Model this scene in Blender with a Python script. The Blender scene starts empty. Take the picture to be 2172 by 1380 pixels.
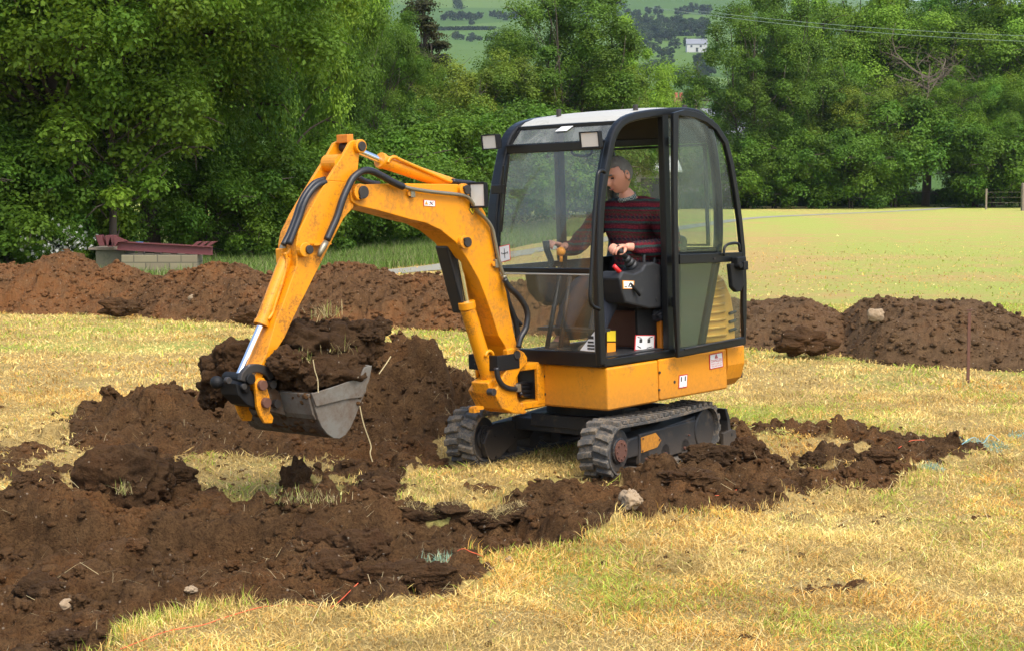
import bpy, math, random
import numpy as np
from mathutils import Vector, Matrix
PI=math.pi; R_=math.radians
rng=np.random.default_rng(7); random.seed(7)
sc=bpy.context.scene; col=sc.collection
# ---------------- camera
CH=1.94; PITCH=0.0833; FPX=3790.0; CX,CY=1086.0,690.0
cd=bpy.data.cameras.new('camera'); cam=bpy.data.objects.new('camera',cd); col.objects.link(cam)
cd.sensor_width=36; cd.lens=36*FPX/2172; cd.clip_start=.1; cd.clip_end=6000
cam.location=(0,0,CH); cam.rotation_euler=(PI/2-PITCH,0,0); sc.camera=cam
# ---------------- sky, sun, exposure
SUN_EL,SUN_AZ=57,150      # azimuth measured from +Y towards +X
w=bpy.data.worlds.new('World'); sc.world=w; w.use_nodes=True
nt=w.node_tree; bg=nt.nodes['Background']; sky=nt.nodes.new('ShaderNodeTexSky'); sky.sky_type='NISHITA'
sky.sun_disc=False; sky.sun_elevation=R_(SUN_EL); sky.sun_rotation=R_(SUN_AZ); sky.air_density=1.0; sky.dust_density=3.0; sky.ozone_density=.6
nt.links.new(sky.outputs[0],bg.inputs[0]); bg.inputs[1].default_value=.15
sl=bpy.data.lights.new('sun','SUN'); so=bpy.data.objects.new('sun',sl); col.objects.link(so)
sl.energy=1.6; sl.angle=R_(38); sl.color=(1,.95,.87)
so.rotation_euler=(PI/2-R_(SUN_EL),0,-R_(SUN_AZ)+PI); so.location=(0,0,30)
sc.view_settings.view_transform='Standard'; sc.view_settings.look='None'; sc.view_settings.exposure=1.12; sc.view_settings.gamma=1
sc.render.engine='CYCLES'; sc.cycles.max_bounces=8; sc.cycles.transparent_max_bounces=24
# ---------------- maths helpers
def nrm(v): v=np.asarray(v,float); return v/np.linalg.norm(v)
C0=np.array([0,0,CH])
def ray(x,y):
    a,b=(x-CX)/FPX,(CY-y)/FPX; c,s=math.cos(PITCH),math.sin(PITCH)
    return np.array([a,c+b*s,-s+b*c])
def G(x,y,z=0):
    d=ray(x,y); return (C0+(z-CH)/d[2]*d)
class Frame:
    def __init__(s,yaw,o,hp=0,hr=0):
        t=R_(yaw); F=nrm([-math.sin(t),-math.cos(t),hp]); S=np.array([math.cos(t),-math.sin(t),hr]); S=nrm(S-F*(F@S)); Z=np.cross(F,S); Z=Z*np.sign(Z[2])
        s.R=np.array([F,S,Z]); s.o=np.array(o,float)
    def w(s,v): return s.o+np.asarray(v,float)@s.R
    def hit(s,ax,val,x,y):
        d=s.R@ray(x,y); o=s.R@(C0-s.o); return o+(val-o[ax])/d[ax]*d
HO=Frame(44.1,(.738,12.21,0),-.0257,.0264)     # cab, body, boom: axes forward, door side, up
TR=Frame(33.8,(.508,12.217,0))                 # undercarriage
WD=Frame(0,(0,0,0)); WD.R=np.eye(3)            # plain world
def HS(s,*pts): return [tuple(HO.hit(1,s,*p)) for p in pts]        # points in the lengthwise plane at side offset s
def HF(f,*pts): return [tuple(HO.hit(0,f,*p)) for p in pts]        # points in the crosswise plane at forward offset f
def TS(s,*pts): return [tuple(TR.hit(1,s,*p)) for p in pts]
def zo(sx,ox,oy,pts): return [(x/sx+ox,y/sx+oy) for x,y in pts]
# ---- numpy noise
def _h(ix,iy,iz,seed):
    M_=0xffffffff
    n=(ix*374761393+iy*668265263+iz*1103515245+seed*1274126177)&M_
    n=((n^(n>>15))*2246822519)&M_; n=((n^(n>>13))*3266489917)&M_
    return ((n^(n>>16))&0xffff)/65535.0
def vnoise(x,y,z=0.0,seed=0):
    x=np.asarray(x,float); y=np.asarray(y,float); z=np.asarray(z,float)+0*x
    ix,iy,iz=np.floor(x).astype(np.int64),np.floor(y).astype(np.int64),np.floor(z).astype(np.int64)
    fx,fy,fz=x-ix,y-iy,z-iz; u,v,t=[a*a*a*(a*(a*6-15)+10) for a in (fx,fy,fz)]
    r=0
    for dx in (0,1):
        for dy in (0,1):
            for dz in (0,1):
                r=r+_h(ix+dx,iy+dy,iz+dz,seed)*(u if dx else 1-u)*(v if dy else 1-v)*(t if dz else 1-t)
    return r*2-1
def fbm(x,y,z=0.0,o=4,seed=0,g=.5):
    r=0;a=1;s=1
    for i in range(o): r=r+a*vnoise(x*s,y*s,np.asarray(z)*s,seed+i*17); a*=g; s*=2.03
    return r
def smooth(a,b,x): t=np.clip((x-a)/(b-a),0,1); return t*t*(3-2*t)
def sdist(P,poly):       # signed distance (inside negative) to polygon
    P=np.asarray(P,float); poly=np.asarray(poly,float); n=len(poly); d=np.full(len(P),1e9); ins=np.zeros(len(P),bool)
    for i in range(n):
        a,b=poly[i],poly[(i+1)%n]; ab=b-a; t=np.clip(((P-a)@ab)/(ab@ab+1e-12),0,1); q=P-a-t[:,None]*ab; d=np.minimum(d,(q**2).sum(1))
        c=((a[1]>P[:,1])!=(b[1]>P[:,1])); xi=a[0]+(P[:,1]-a[1])*(b[0]-a[0])/((b[1]-a[1]) if b[1]!=a[1] else 1e-9); ins^=c&(P[:,0]<xi)
    d=np.sqrt(d); return np.where(ins,-d,d)
# ---- object helpers
def tag(o,label=None,cat=None,group=None,kind=None):
    if label:o['label']=label
    if cat:o['category']=cat
    if group:o['group']=group
    if kind:o['kind']=kind
    return o
def empty(name,loc,rz=0,**k):
    o=bpy.data.objects.new(name,None); col.objects.link(o); o.location=loc; o.rotation_euler=(0,0,rz); o.empty_display_size=.2; return tag(o,**k)
def wmat(o):
    m=Matrix.Translation(o.location)@o.rotation_euler.to_matrix().to_4x4()@Matrix.Diagonal((*o.scale,1)); 
    return wmat(o.parent)@m if o.parent else m
def rawmesh(name,V,faces,mat,parent=None,smoothf=False,world=True,colors=None,bevel=0,seg=2):
    V=np.asarray(V,float)
    if parent is not None and world:
        M=np.array(wmat(parent).inverted()); V=V@M[:3,:3].T+M[:3,3]
    me=bpy.data.meshes.new(name)
    if isinstance(faces,np.ndarray):
        k=faces.shape[1]; me.vertices.add(len(V)); me.vertices.foreach_set('co',V.astype(np.float32).ravel())
        me.loops.add(faces.size); me.loops.foreach_set('vertex_index',faces.astype(np.int32).ravel())
        me.polygons.add(len(faces)); me.polygons.foreach_set('loop_start',np.arange(0,faces.size,k,dtype=np.int32))
        me.update(calc_edges=True)
    else:
        me.from_pydata([tuple(v) for v in V],[],[tuple(f) for f in faces]); me.update()
    if smoothf: me.polygons.foreach_set('use_smooth',np.ones(len(me.polygons),bool))
    if colors is not None:
        for nm,c in colors.items():
            c=np.asarray(c,np.float32)
            if c.ndim==1: a=me.attributes.new(nm,'FLOAT','POINT'); a.data.foreach_set('value',c)
            else:
                a=me.attributes.new(nm,'FLOAT_COLOR','POINT'); a.data.foreach_set('color',np.c_[c,np.ones(len(c))].astype(np.float32).ravel())
    me.materials.append(mat)
    o=bpy.data.objects.new(name,me); col.objects.link(o)
    if parent is not None: o.parent=parent
    if bevel:
        b=o.modifiers.new('bevel','BEVEL'); b.width=bevel; b.segments=seg; b.limit_method='ANGLE'; b.angle_limit=R_(35)
    return o
class MB:
    def __init__(s,fr=None): s.V=[];s.F=[];s.fr=fr or HO
    def add(s,V,F): n=len(s.V); s.V+= [tuple(v) for v in V]; s.F+=[tuple(i+n for i in f) for f in F]; return s
    def box(s,c,d,ax=None):
        c=np.array(c,float); A=np.eye(3) if ax is None else np.array(ax,float); h=np.array(d)/2
        V=[c+A.T@(h*np.array(k)) for k in ((-1,-1,-1),(1,-1,-1),(1,1,-1),(-1,1,-1),(-1,-1,1),(1,-1,1),(1,1,1),(-1,1,1))]
        return s.add(V,[(0,3,2,1),(4,5,6,7),(0,1,5,4),(1,2,6,5),(2,3,7,6),(3,0,4,7)])
    def prism(s,poly,d):       # 3D polygon, extruded by vector d
        d=np.array(d,float); P=[np.array(p,float) for p in poly]; n=len(P)
        nv=sum((np.cross(P[i],P[(i+1)%n]) for i in range(n)),np.zeros(3))
        if nv@d>0: P=P[::-1]
        V=P+[p+d for p in P]
        return s.add(V,[tuple(range(n)),tuple(range(2*n-1,n-1,-1))]+[(i,n+i,n+(i+1)%n,(i+1)%n) for i in range(n)])
    def plate(s,pts2,s0,s1):  # (F,Z) outline between side offsets
        return s.prism([(p[0],s1,p[-1]) for p in pts2],(0,s0-s1,0))
    def tube(s,pts,r,n=10,closed=False,rect=None,up=(0,1,0),caps=True):
        P=[np.array(p,float) for p in pts]; m=len(P); V=[];F=[]; up0=np.array(up,float); last=None
        k=4 if rect else n
        for i in range(m):
            a=P[(i-1)%m] if (closed or i>0) else P[i]; b=P[(i+1)%m] if (closed or i<m-1) else P[i]
            t=nrm(b-a)
            if rect or last is None:
                u=up0-t*(up0@t)
                if np.linalg.norm(u)<1e-3: u=np.array([1,0,0.])-t*t[0]
            else: u=last-t*(last@t)
            u=nrm(u); last=u; v=np.cross(t,u)
            rr=r[i] if isinstance(r,(list,tuple,np.ndarray)) else r
            if rect:
                d1,d2=rect[0]/2,rect[1]/2
                e1=P[i]-a; e2=b-P[i]; f=1.0
                if np.linalg.norm(e1)>1e-6 and np.linalg.norm(e2)>1e-6:
                    f=1/max(.5,math.sqrt(max(.1,(1+nrm(e1)@nrm(e2))/2)))
                for (x,y) in ((-1,-1),(1,-1),(1,1),(-1,1)): V.append(P[i]+u*d1*x+v*d2*y*f)
            else:
                for j in range(n): q=2*PI*j/n; V.append(P[i]+u*rr*math.cos(q)+v*rr*math.sin(q))
        for i in range(m if closed else m-1):
            for j in range(k):
                a,b=i*k+j,i*k+(j+1)%k; c,d=((i+1)%m)*k+(j+1)%k,((i+1)%m)*k+j
                F.append((a,b,c,d))
        if caps and not closed: F.append(tuple(range(k-1,-1,-1))); F.append(tuple(range((m-1)*k,m*k)))
        return s.add(V,F)
    def cyl(s,a,b,r,n=20,r2=None): return s.tube([a,b],[r,r if r2 is None else r2],n)
    def ball(s,c,r,n=12,sc_=(1,1,1)):
        V=[];F=[]
        for i in range(n+1):
            t=PI*i/n
            for j in range(n*2): q=PI*j/n; V.append((c[0]+r*sc_[0]*math.sin(t)*math.cos(q),c[1]+r*sc_[1]*math.sin(t)*math.sin(q),c[2]+r*sc_[2]*math.cos(t)))
        for i in range(n):
            for j in range(2*n): F.append((i*2*n+j,(i+1)*2*n+j,(i+1)*2*n+(j+1)%(2*n),i*2*n+(j+1)%(2*n)))
        return s.add(V,F)
    def build(s,name,mat,parent=None,bevel=0,sm=False,seg=2,label=None):
        o=rawmesh(name,s.fr.w(np.array(s.V)),s.F,mat,parent,smoothf=sm,bevel=bevel,seg=seg)
        if label:o['label']=label
        return o
def spline(pts,n=6):
    P=[np.array(p,float) for p in pts]; P=[2*P[0]-P[1]]+P+[2*P[-1]-P[-2]]; out=[]
    for i in range(1,len(P)-2):
        for k in range(n):
            t=k/n; out.append(.5*((2*P[i])+(P[i+1]-P[i-1])*t+(2*P[i-1]-5*P[i]+4*P[i+1]-P[i+2])*t*t+(3*P[i]-P[i-1]-3*P[i+1]+P[i+2])*t**3))
    out.append(P[-2]); return out
# ---------------- materials
def mat(name,c,rough=.6,metal=0,spec=.5):
    m=bpy.data.materials.new(name); m.use_nodes=True; b=m.node_tree.nodes['Principled BSDF']
    b.inputs['Base Color'].default_value=(*c,1); b.inputs['Roughness'].default_value=rough; b.inputs['Metallic'].default_value=metal; b.inputs['Specular IOR Level'].default_value=spec
    return m
def N(m,t,**k):
    n=m.node_tree.nodes.new(t)
    for a,v in k.items(): setattr(n,a,v)
    return n
def L(m,a,b): m.node_tree.links.new(a,b)
def noise(m,scale,det=4,rough=.6,vec=None,dist=0):
    n=N(m,'ShaderNodeTexNoise'); n.inputs['Scale'].default_value=scale; n.inputs['Detail'].default_value=det; n.inputs['Roughness'].default_value=rough; n.inputs['Distortion'].default_value=dist
    if vec is not None: L(m,vec,n.inputs['Vector'])
    return n
def ramp(m,fac,stops,interp='LINEAR'):
    n=N(m,'ShaderNodeValToRGB'); cr=n.color_ramp; cr.interpolation=interp
    while len(cr.elements)<len(stops): cr.elements.new(.5)
    for e,(p,c) in zip(cr.elements,stops): e.position=p; e.color=(*c,1) if len(c)==3 else c
    L(m,fac,n.inputs[0]); return n
def mix(m,fac,a,b,mode='MIX'):
    n=N(m,'ShaderNodeMix',data_type='RGBA',blend_type=mode); 
    for i,v in ((0,fac),(6,a),(7,b)):
        if isinstance(v,(int,float)): n.inputs[i].default_value=v
        elif isinstance(v,tuple): n.inputs[i].default_value=(*v,1)
        else: L(m,v,n.inputs[i])
    return n.outputs[2]
def mth(m,op,a,b=0.0,clamp=False):
    n=N(m,'ShaderNodeMath',operation=op); n.use_clamp=clamp
    for i,v in enumerate((a,b)):
        if isinstance(v,(int,float)): n.inputs[i].default_value=v
        else: L(m,v,n.inputs[i])
    return n.outputs[0]
def bump(m,h,st=.5,dist=.01):
    n=N(m,'ShaderNodeBump'); n.inputs['Strength'].default_value=st; n.inputs['Distance'].default_value=dist; L(m,h,n.inputs['Height'])
    L(m,n.outputs[0],m.node_tree.nodes['Principled BSDF'].inputs['Normal'])
def pos(m): return N(m,'ShaderNodeNewGeometry').outputs['Position']
def dirty(name,c,dirt,rough=.4,amt=.5,scale=9,metal=0,lowz=None,spec=.5,fine=1.0):
    m=mat(name,c,rough,metal,spec); b=m.node_tree.nodes['Principled BSDF']; p=pos(m)
    n1=noise(m,scale,6,.7,p); n2=noise(m,scale*9,4,.7,p)
    s=mth(m,'ADD',mth(m,'MULTIPLY',n1.outputs[0],.6),mth(m,'MULTIPLY',n2.outputs[0],.45*fine))
    f=ramp(m,s,[(.52+.12*(1-amt),(0,0,0)),(.72+.1*(1-amt),(1,1,1))]).outputs[0]
    f2=f
    if lowz:
        z=N(m,'ShaderNodeSeparateXYZ'); L(m,p,z.inputs[0]); g=N(m,'ShaderNodeMapRange'); L(m,z.outputs[2],g.inputs[0])
        g.inputs[1].default_value=lowz[0]; g.inputs[2].default_value=lowz[1]; g.inputs[3].default_value=1; g.inputs[4].default_value=0
        f2=mth(m,'MAXIMUM',f,mth(m,'MULTIPLY',mth(m,'MULTIPLY',g.outputs[0],n2.outputs[0]),1.2,True))
    L(m,mix(m,f2,c,dirt),b.inputs['Base Color']); L(m,mth(m,'ADD',mth(m,'MULTIPLY',f2,.4),rough,True),b.inputs['Roughness'])
    bump(m,n2.outputs[0],.15,.002)
    return m
M={}
YEL=(.70,.262,.002)
M['yellow']=dirty('yellow_paint',YEL,(.26,.12,.025),.40,.92,4.5,lowz=(.40,.70))
M['yellow_arm']=dirty('speckled_yellow_paint',YEL,(.12,.055,.015),.42,.95,7)
M['yellow_dirty']=dirty('greasy_yellow_paint',YEL,(.09,.04,.014),.45,1.1,9)
M['deep_orange']=dirty('deep_orange_paint',(.62,.19,.008),(.15,.06,.02),.5,.5,8)  # darker and redder than the main yellow
M['hood']=dirty('hood_yellow_plastic',(.80,.40,.07),(.4,.25,.1),.45,.4,6)
M['black']=dirty('black_cab_paint',(.006,.0065,.007),(.05,.047,.042),.34,.30,14,spec=.35)
M['black_matt']=dirty('matt_black',(.007,.007,.007),(.04,.035,.028),.6,.4,14,spec=.3)
M['steel_black']=dirty('undercarriage_black_paint',(.017,.018,.020),(.13,.095,.06),.5,.75,9,spec=.35,lowz=(.0,.22))
M['rubber']=dirty('track_rubber',(.058,.058,.056),(.27,.205,.135),.7,1.25,10,spec=.2)
M['lug']=dirty('worn_lug_rubber',(.070,.068,.063),(.26,.20,.13),.75,1.3,12,spec=.25)
M['hose']=dirty('hose_rubber',(.014,.014,.016),(.07,.06,.05),.42,.4,20)
M['console']=dirty('console_plastic',(.019,.020,.022),(.09,.09,.085),.5,.4,18)
M['seat']=dirty('seat_vinyl',(.02,.02,.024),(.06,.055,.05),.6,.4,10)
M['bucket']=dirty('worn_bucket_steel',(.10,.093,.075),(.075,.04,.018),.6,2.2,4,metal=.1)
M['bucket_side']=dirty('scoured_bucket_steel',(.145,.135,.112),(.085,.045,.019),.55,2.3,4.2,metal=.1,fine=.5)
M['rust']=dirty('rusty_steel',(.12,.05,.03),(.05,.03,.02),.7,.5,18)
M['pin']=dirty('dark_pin_steel',(.045,.04,.036),(.12,.06,.03),.5,.5,30,metal=.4)
M['pipe']=dirty('zinc_pipe',(.28,.25,.18),(.12,.08,.04),.4,.5,20,metal=.7)
M['chrome']=mat('chrome',(.80,.82,.84),.12,1)
M['roof']=dirty('pale_roof_panel',(.40,.39,.34),(.24,.23,.18),.55,.4,8)
M['lining']=mat('cab_roof_lining',(.055,.05,.042),.9)
M['white']=dirty('sticker_white',(.72,.72,.70),(.4,.35,.28),.5,.3,30)
M['red']=mat('sticker_red',(.50,.03,.03),.5)
M['ink']=mat('sticker_and_hole_black',(.02,.02,.02),.5)  # print black, also the painted dark of holes and the bracket opening
M['ylab']=mat('sticker_yellow',(.75,.55,.02),.5)
M['redgrip']=mat('red_grip',(.60,.015,.015),.4)
M['knob']=mat('orange_knob',(.85,.32,.02),.35)
M['brownc']=dirty('reddish_brown_seat_base',(.13,.045,.02),(.07,.03,.02),.7,.4,10)  # reddish brown used on the seat base
def glass(name,tint,dust,dustc,scale=6):
    m=bpy.data.materials.new(name); m.use_nodes=True; nt=m.node_tree; nt.nodes.clear()
    o=N(m,'ShaderNodeOutputMaterial'); tr=N(m,'ShaderNodeBsdfTransparent'); tr.inputs[0].default_value=(*tint,1)
    gl=N(m,'ShaderNodeBsdfGlossy'); gl.inputs['Roughness'].default_value=.04; lw=N(m,'ShaderNodeLayerWeight'); lw.inputs[0].default_value=.5; fr=N(m,'ShaderNodeMath',operation='MULTIPLY_ADD'); L(m,mth(m,'POWER',lw.outputs['Facing'],4.0),fr.inputs[0]); fr.inputs[1].default_value=.6; fr.inputs[2].default_value=.03
    a=N(m,'ShaderNodeMixShader'); L(m,fr.outputs[0],a.inputs[0]); L(m,tr.outputs[0],a.inputs[1]); L(m,gl.outputs[0],a.inputs[2])
    df=N(m,'ShaderNodeBsdfDiffuse'); df.inputs[0].default_value=(*dustc,1)
    p=pos(m); n1=noise(m,scale,5,.65,p,.6); n2=noise(m,160,2,.5,p)
    s=mth(m,'ADD',mth(m,'MULTIPLY',ramp(m,n1.outputs[0],[(.3,(.25,)*3),(.75,(1,)*3)]).outputs[0],dust),mth(m,'MULTIPLY',ramp(m,n2.outputs[0],[(.70,(0,)*3),(.80,(1,)*3)]).outputs[0],.10),True)
    b=N(m,'ShaderNodeMixShader'); L(m,s,b.inputs[0]); L(m,a.outputs[0],b.inputs[1]); L(m,df.outputs[0],b.inputs[2]); L(m,b.outputs[0],o.inputs[0]); return m
M['glass']=glass('windscreen_glass',(.94,.955,.94),.11,(.40,.43,.37))
M['glass_dusty']=glass('dusty_lower_glass',(.95,.96,.94),.12,(.34,.30,.22),4)
M['glass_roof']=glass('roof_glass',(.5,.53,.52),.5,(.36,.37,.34))
M['glass_tint']=glass('door_glass',(.84,.90,.87),.045,(.36,.40,.36))
M['lens']=mat('lamp_lens',(.62,.60,.52),.12); 
def lensm():
    m=M['lens']; p=pos(m); wv=N(m,'ShaderNodeTexWave'); wv.inputs['Scale'].default_value=60; wv.inputs['Distortion'].default_value=.5; wv.bands_direction='Z'; L(m,p,wv.inputs[0])
    L(m,mix(m,wv.outputs[1],(.75,.74,.68),(.38,.36,.30)),m.node_tree.nodes['Principled BSDF'].inputs[0])
lensm()
# soil
def soilm(name,dark,light,red,grey=0,wet=0):
    m=mat(name,dark,.95,0,.15); b=m.node_tree.nodes['Principled BSDF']; p=pos(m)
    n1=noise(m,1.1,6,.65,p,.5); n2=noise(m,9,6,.75,p); n3=noise(m,70,5,.8,p)
    c=mix(m,ramp(m,n1.outputs[0],[(.44,(0,)*3),(.58,(1,)*3)]).outputs[0],dark,red)
    c=mix(m,ramp(m,n2.outputs[0],[(.35,(0,)*3),(.72,(1,)*3)]).outputs[0],c,light)
    c=mix(m,ramp(m,n3.outputs[0],[(.3,(1,)*3),(.55,(0,)*3)]).outputs[0],c,mix(m,.5,c,tuple(.35*x for x in dark)))
    v=N(m,'ShaderNodeTexVoronoi'); v.inputs['Scale'].default_value=26; L(m,p,v.inputs[0]); rv=N(m,'ShaderNodeSeparateColor'); L(m,v.outputs['Color'],rv.inputs[0])
    st=mth(m,'MULTIPLY',ramp(m,v.outputs['Distance'],[(.14,(1,)*3),(.2,(0,)*3)]).outputs[0],ramp(m,rv.outputs[0],[(.86,(0,)*3),(.88,(1,)*3)]).outputs[0])
    c=mix(m,st,c,(.30,.24,.17)); L(m,c,b.inputs[0])
    h=mth(m,'ADD',n3.outputs[0],mth(m,'MULTIPLY',n2.outputs[0],1.5)); bump(m,h,1.0,.03)
    return m,c
M['soil'],_=soilm('brown_soil',(.074,.038,.015),(.175,.096,.040),(.155,.066,.021))
M['soil_red'],_=soilm('reddish_brown_soil',(.095,.046,.018),(.21,.115,.05),(.215,.085,.026))
M['soil_grey'],_=soilm('greyish_brown_soil',(.100,.056,.025),(.20,.122,.060),(.145,.072,.029))
M['soil_dark'],_=soilm('dark_moist_soil',(.048,.026,.012),(.115,.064,.028),(.095,.044,.017))
M['stone']=dirty('pale_stone',(.29,.21,.125),(.15,.09,.045),.9,.6,14)
# ================= GROUND =================
def Gp(L_): return np.array([G(*p)[:2] for p in L_])
SOILP=[(-700,1080),(-100,1062),(60,1048),(110,1042),(160,1060),(170,965),(110,955),(140,905),(220,882),(300,852),(370,868),(450,850),(640,830),(1000,835),(1030,875),(950,905),(945,985),(870,990),(830,1040),(840,1082),(1000,1088),(1110,1072),(1080,1045),(1180,1025),(1250,1030),(1310,1018),(1400,985),(1540,945),(1555,898),(1650,903),(1750,915),(1960,925),(2060,936),(2110,946),(2040,965),(2000,990),(1960,1000),(1930,1032),(1800,1040),(1680,1052),(1660,1078),(1600,1088),(1530,1095),(1400,1112),(1250,1140),(1150,1170),(1000,1200),(950,1238),(760,1262),(620,1272),(480,1298),(420,1318),(260,1345),(150,1400),(-200,1560),(-1200,1700)]
TRP=[(-700,1110),(0,1080),(160,1095),(330,1100),(600,1112),(800,1092),(840,1086),(1000,1092),(1105,1078),(1200,1125),(1250,1150),(1120,1178),(1000,1200),(950,1238),(760,1266),(620,1276),(420,1322),(260,1350),(150,1410),(-200,1560),(-1200,1700)]
soilW,trW=Gp(SOILP),Gp(TRP)
G1=Gp([(335,985),(430,962),(560,968),(650,985),(660,1030),(600,1062),(500,1072),(390,1048)])
G4=Gp([(640,985),(760,992),(850,1000),(900,1030),(860,1075),(720,1068),(640,1040)])
G5=Gp([(-200,1030),(0,1030),(150,1035),(150,1062),(0,1070),(-200,1075)])
G3=Gp([(1560,925),(1620,915),(1720,935),(1760,965),(1700,990),(1640,1000),(1600,975)])
# (px, py of the foot, height m, radius across m, radius deep m)
HEAPS=[(885,905,.50,.34,.55),(975,900,.31,.26,.45),(800,915,.33,.34,.5),(690,905,.36,.45,.55),(560,905,.30,.5,.5),(440,915,.26,.42,.45),(330,905,.24,.40,.35),(250,930,.13,.3,.3),(940,850,.25,.3,.4),
 (1500,1040,.20,.20,.24),(1580,1020,.16,.15,.2),(1400,1065,.13,.25,.22),(1330,1085,.06,.25,.2),(1450,1078,.10,.3,.2),(1750,990,.11,.15,.2),(1850,1010,.07,.3,.22),(1800,975,.08,.2,.2),(1640,1062,.08,.2,.16),(1480,1100,.05,.2,.12),(1940,960,.09,.14,.2),
 (640,1030,.12,.1,.12),(810,1050,.10,.18,.2),(1180,1060,.10,.20,.16),(1300,1110,.06,.3,.2),(60,1075,.1,.4,.2),(740,1085,.08,.3,.2),
 (880,1232,.10,.30,.10),(700,1245,.05,.3,.10),(300,1180,.12,.45,.35),(80,1230,.12,.35,.35),(560,1170,.08,.3,.3),(200,1290,.10,.4,.3),(480,1270,.07,.25,.2)]
def ghei(X,Y,det=True):
    P=np.c_[X.ravel(),Y.ravel()]; x,y=P[:,0],P[:,1]
    q=fbm(x*2.1,y*2.1,0,3,5)*.13+fbm(x*11,y*11,0,2,9)*.035
    ds=sdist(P,soilW)+q*1.5; soil=1-smooth(-.06,.05,ds)
    dt=sdist(P,trW)+q*.5; tr=1-smooth(-.30,.0,dt)
    wall=1-smooth(-.10,.0,dt)                      # steep on the far side
    far=smooth(G(600,1180)[1],G(600,1120)[1],y)
    z=-(.12+.13*smooth(-.5,-1.5,x))*(tr*(1-far)+wall*far)*smooth(-3.3,-2.6,x)
    hs=np.zeros(len(P))
    for (px,py,h,ra,rd) in HEAPS:
        c=G(px,py); d=((x-c[0])/ra)**2+((y-c[1])/rd)**2
        k=h*np.exp(-d*.75)*(1+.55*fbm(x*3.2+c[0],y*3.2,0,3,3)); hs=np.where(k>hs,k+.25*hs,hs+.25*k)
    z+=hs
    soil=np.maximum(soil,smooth(.05,.10,hs+q*.3)*(sdist(P,soilW)<.4))
    g1=1-smooth(-.12,.06,sdist(P,G1)+q*1.2); g3=1-smooth(-.1,.1,sdist(P,G3)+q*1.6)
    g4=(1-smooth(-.1,.1,sdist(P,G4)+q*1.5))*smooth(-.35,.25,fbm(x*4,y*4,0,3,88)); g5=1-smooth(-.08,.06,sdist(P,G5)+q*1.4)
    soil=np.where(x>1.2,soil*(.25+.75*smooth(-.85,-.35,fbm(x*3.3,y*3.8,0,3,97)+.5*(1-smooth(1.2,1.7,x)))),soil)
    soil=soil*(1-np.maximum(np.maximum(g1,g3),np.maximum(g4*.8,g5))*.85)
    # trampled crumbs outside the heaps
    cr=np.exp(-(((x-G(70,990)[0])/1.4)**2+((y-G(70,990)[1])/1.6)**2))*.75+np.exp(-(((x-G(1130,1040)[0])/.9)**2+((y-G(1130,1040)[1])/.5)**2))*.7
    cr+=np.exp(-(((x-G(1330,1180)[0])/.9)**2+((y-G(1330,1180)[1])/.25)**2))*.5+np.exp(-(((x-G(1760,1250)[0])/.22)**2+((y-G(1760,1250)[1])/.12)**2))*.9+np.exp(-(((x-G(1600,1100)[0])/1.2)**2+((y-G(1600,1100)[1])/.2)**2))*.5
    cr+=np.exp(-(((x-G(1700,930)[0])/1.1)**2+((y-G(1700,930)[1])/.7)**2))*.5
    soil=np.maximum(soil,np.clip(cr*smooth(-.25,.5,fbm(x*5,y*5,0,3,31)+.25),0,1))
    if det:
        z+=fbm(x*1.3,y*1.3,0,2,77)*.012*(1-soil)
        bl=np.abs(fbm(x*6,y*6,0,4,21)); z+=soil*(.055*fbm(x*2.4,y*2.4,0,3,23)+.08*(.45-bl)+.045*(.4-np.abs(fbm(x*17,y*17,0,3,25))))
    return z.reshape(X.shape),soil.reshape(X.shape)
X0,X1,Y0,Y1=-6.4,5.4,6.0,18.0
gx=np.linspace(X0,X1,560)
t=np.linspace(0,1,520); gy=Y0+(Y1-Y0)*(.45*t+.55*t*t)
GX,GY=np.meshgrid(gx,gy); GZ,GS=ghei(GX,GY)
def win(c,r):
    i0,i1=np.searchsorted(gx,[c[0]-r,c[0]+r]); j0,j1=np.searchsorted(gy,[c[1]-r,c[1]+r]); return slice(j0,j1),slice(i0,i1)
# clods pushed up out of the loose soil
def clodify(n,rmin,rmax,seed,k=.8):
    r=np.random.default_rng(seed); P=np.c_[r.uniform(X0,X1,n*3),r.uniform(Y0+.4,Y0+(Y1-Y0)*.78,n*3)]; c=0
    for p in P:
        rad=rmin+(rmax-rmin)*r.random()**2.5; w_=win(p,rad*1.3)
        if GZ[w_].size==0: continue
        j,i=(w_[0].start+w_[0].stop)//2,(w_[1].start+w_[1].stop)//2
        if GS[min(j,GS.shape[0]-1),min(i,GS.shape[1]-1)]<.55 or np.ptp(GZ[w_])>rad*2.2: continue
        a=r.uniform(0,PI); dx,dy=GX[w_]-p[0],GY[w_]-p[1]; e=r.uniform(.6,1)
        u=(dx*math.cos(a)+dy*math.sin(a)); v=(-dx*math.sin(a)+dy*math.cos(a))/e
        d=(u*u+v*v)/rad**2*(1+.5*vnoise(GX[w_]*28+seed,GY[w_]*28,0,seed)); b=GZ[min(j,GZ.shape[0]-1),min(i,GZ.shape[1]-1)]-.25*rad
        GZ[w_]=np.where(d<1,np.maximum(GZ[w_],b+rad*k*np.sqrt(np.clip(1-d,0,1))),GZ[w_]); c+=1
        if c>=n: break
clodify(260,.06,.17,1,.75); clodify(1500,.03,.08,2,.85); clodify(3000,.018,.04,3,.95)
ed=np.minimum(np.minimum(smooth(X0,X0+.5,GX),1-smooth(X1-.5,X1,GX)),np.minimum(smooth(Y0,Y0+.3,GY),1-smooth(Y1-.5,Y1,GY))); GZ*=ed
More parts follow.
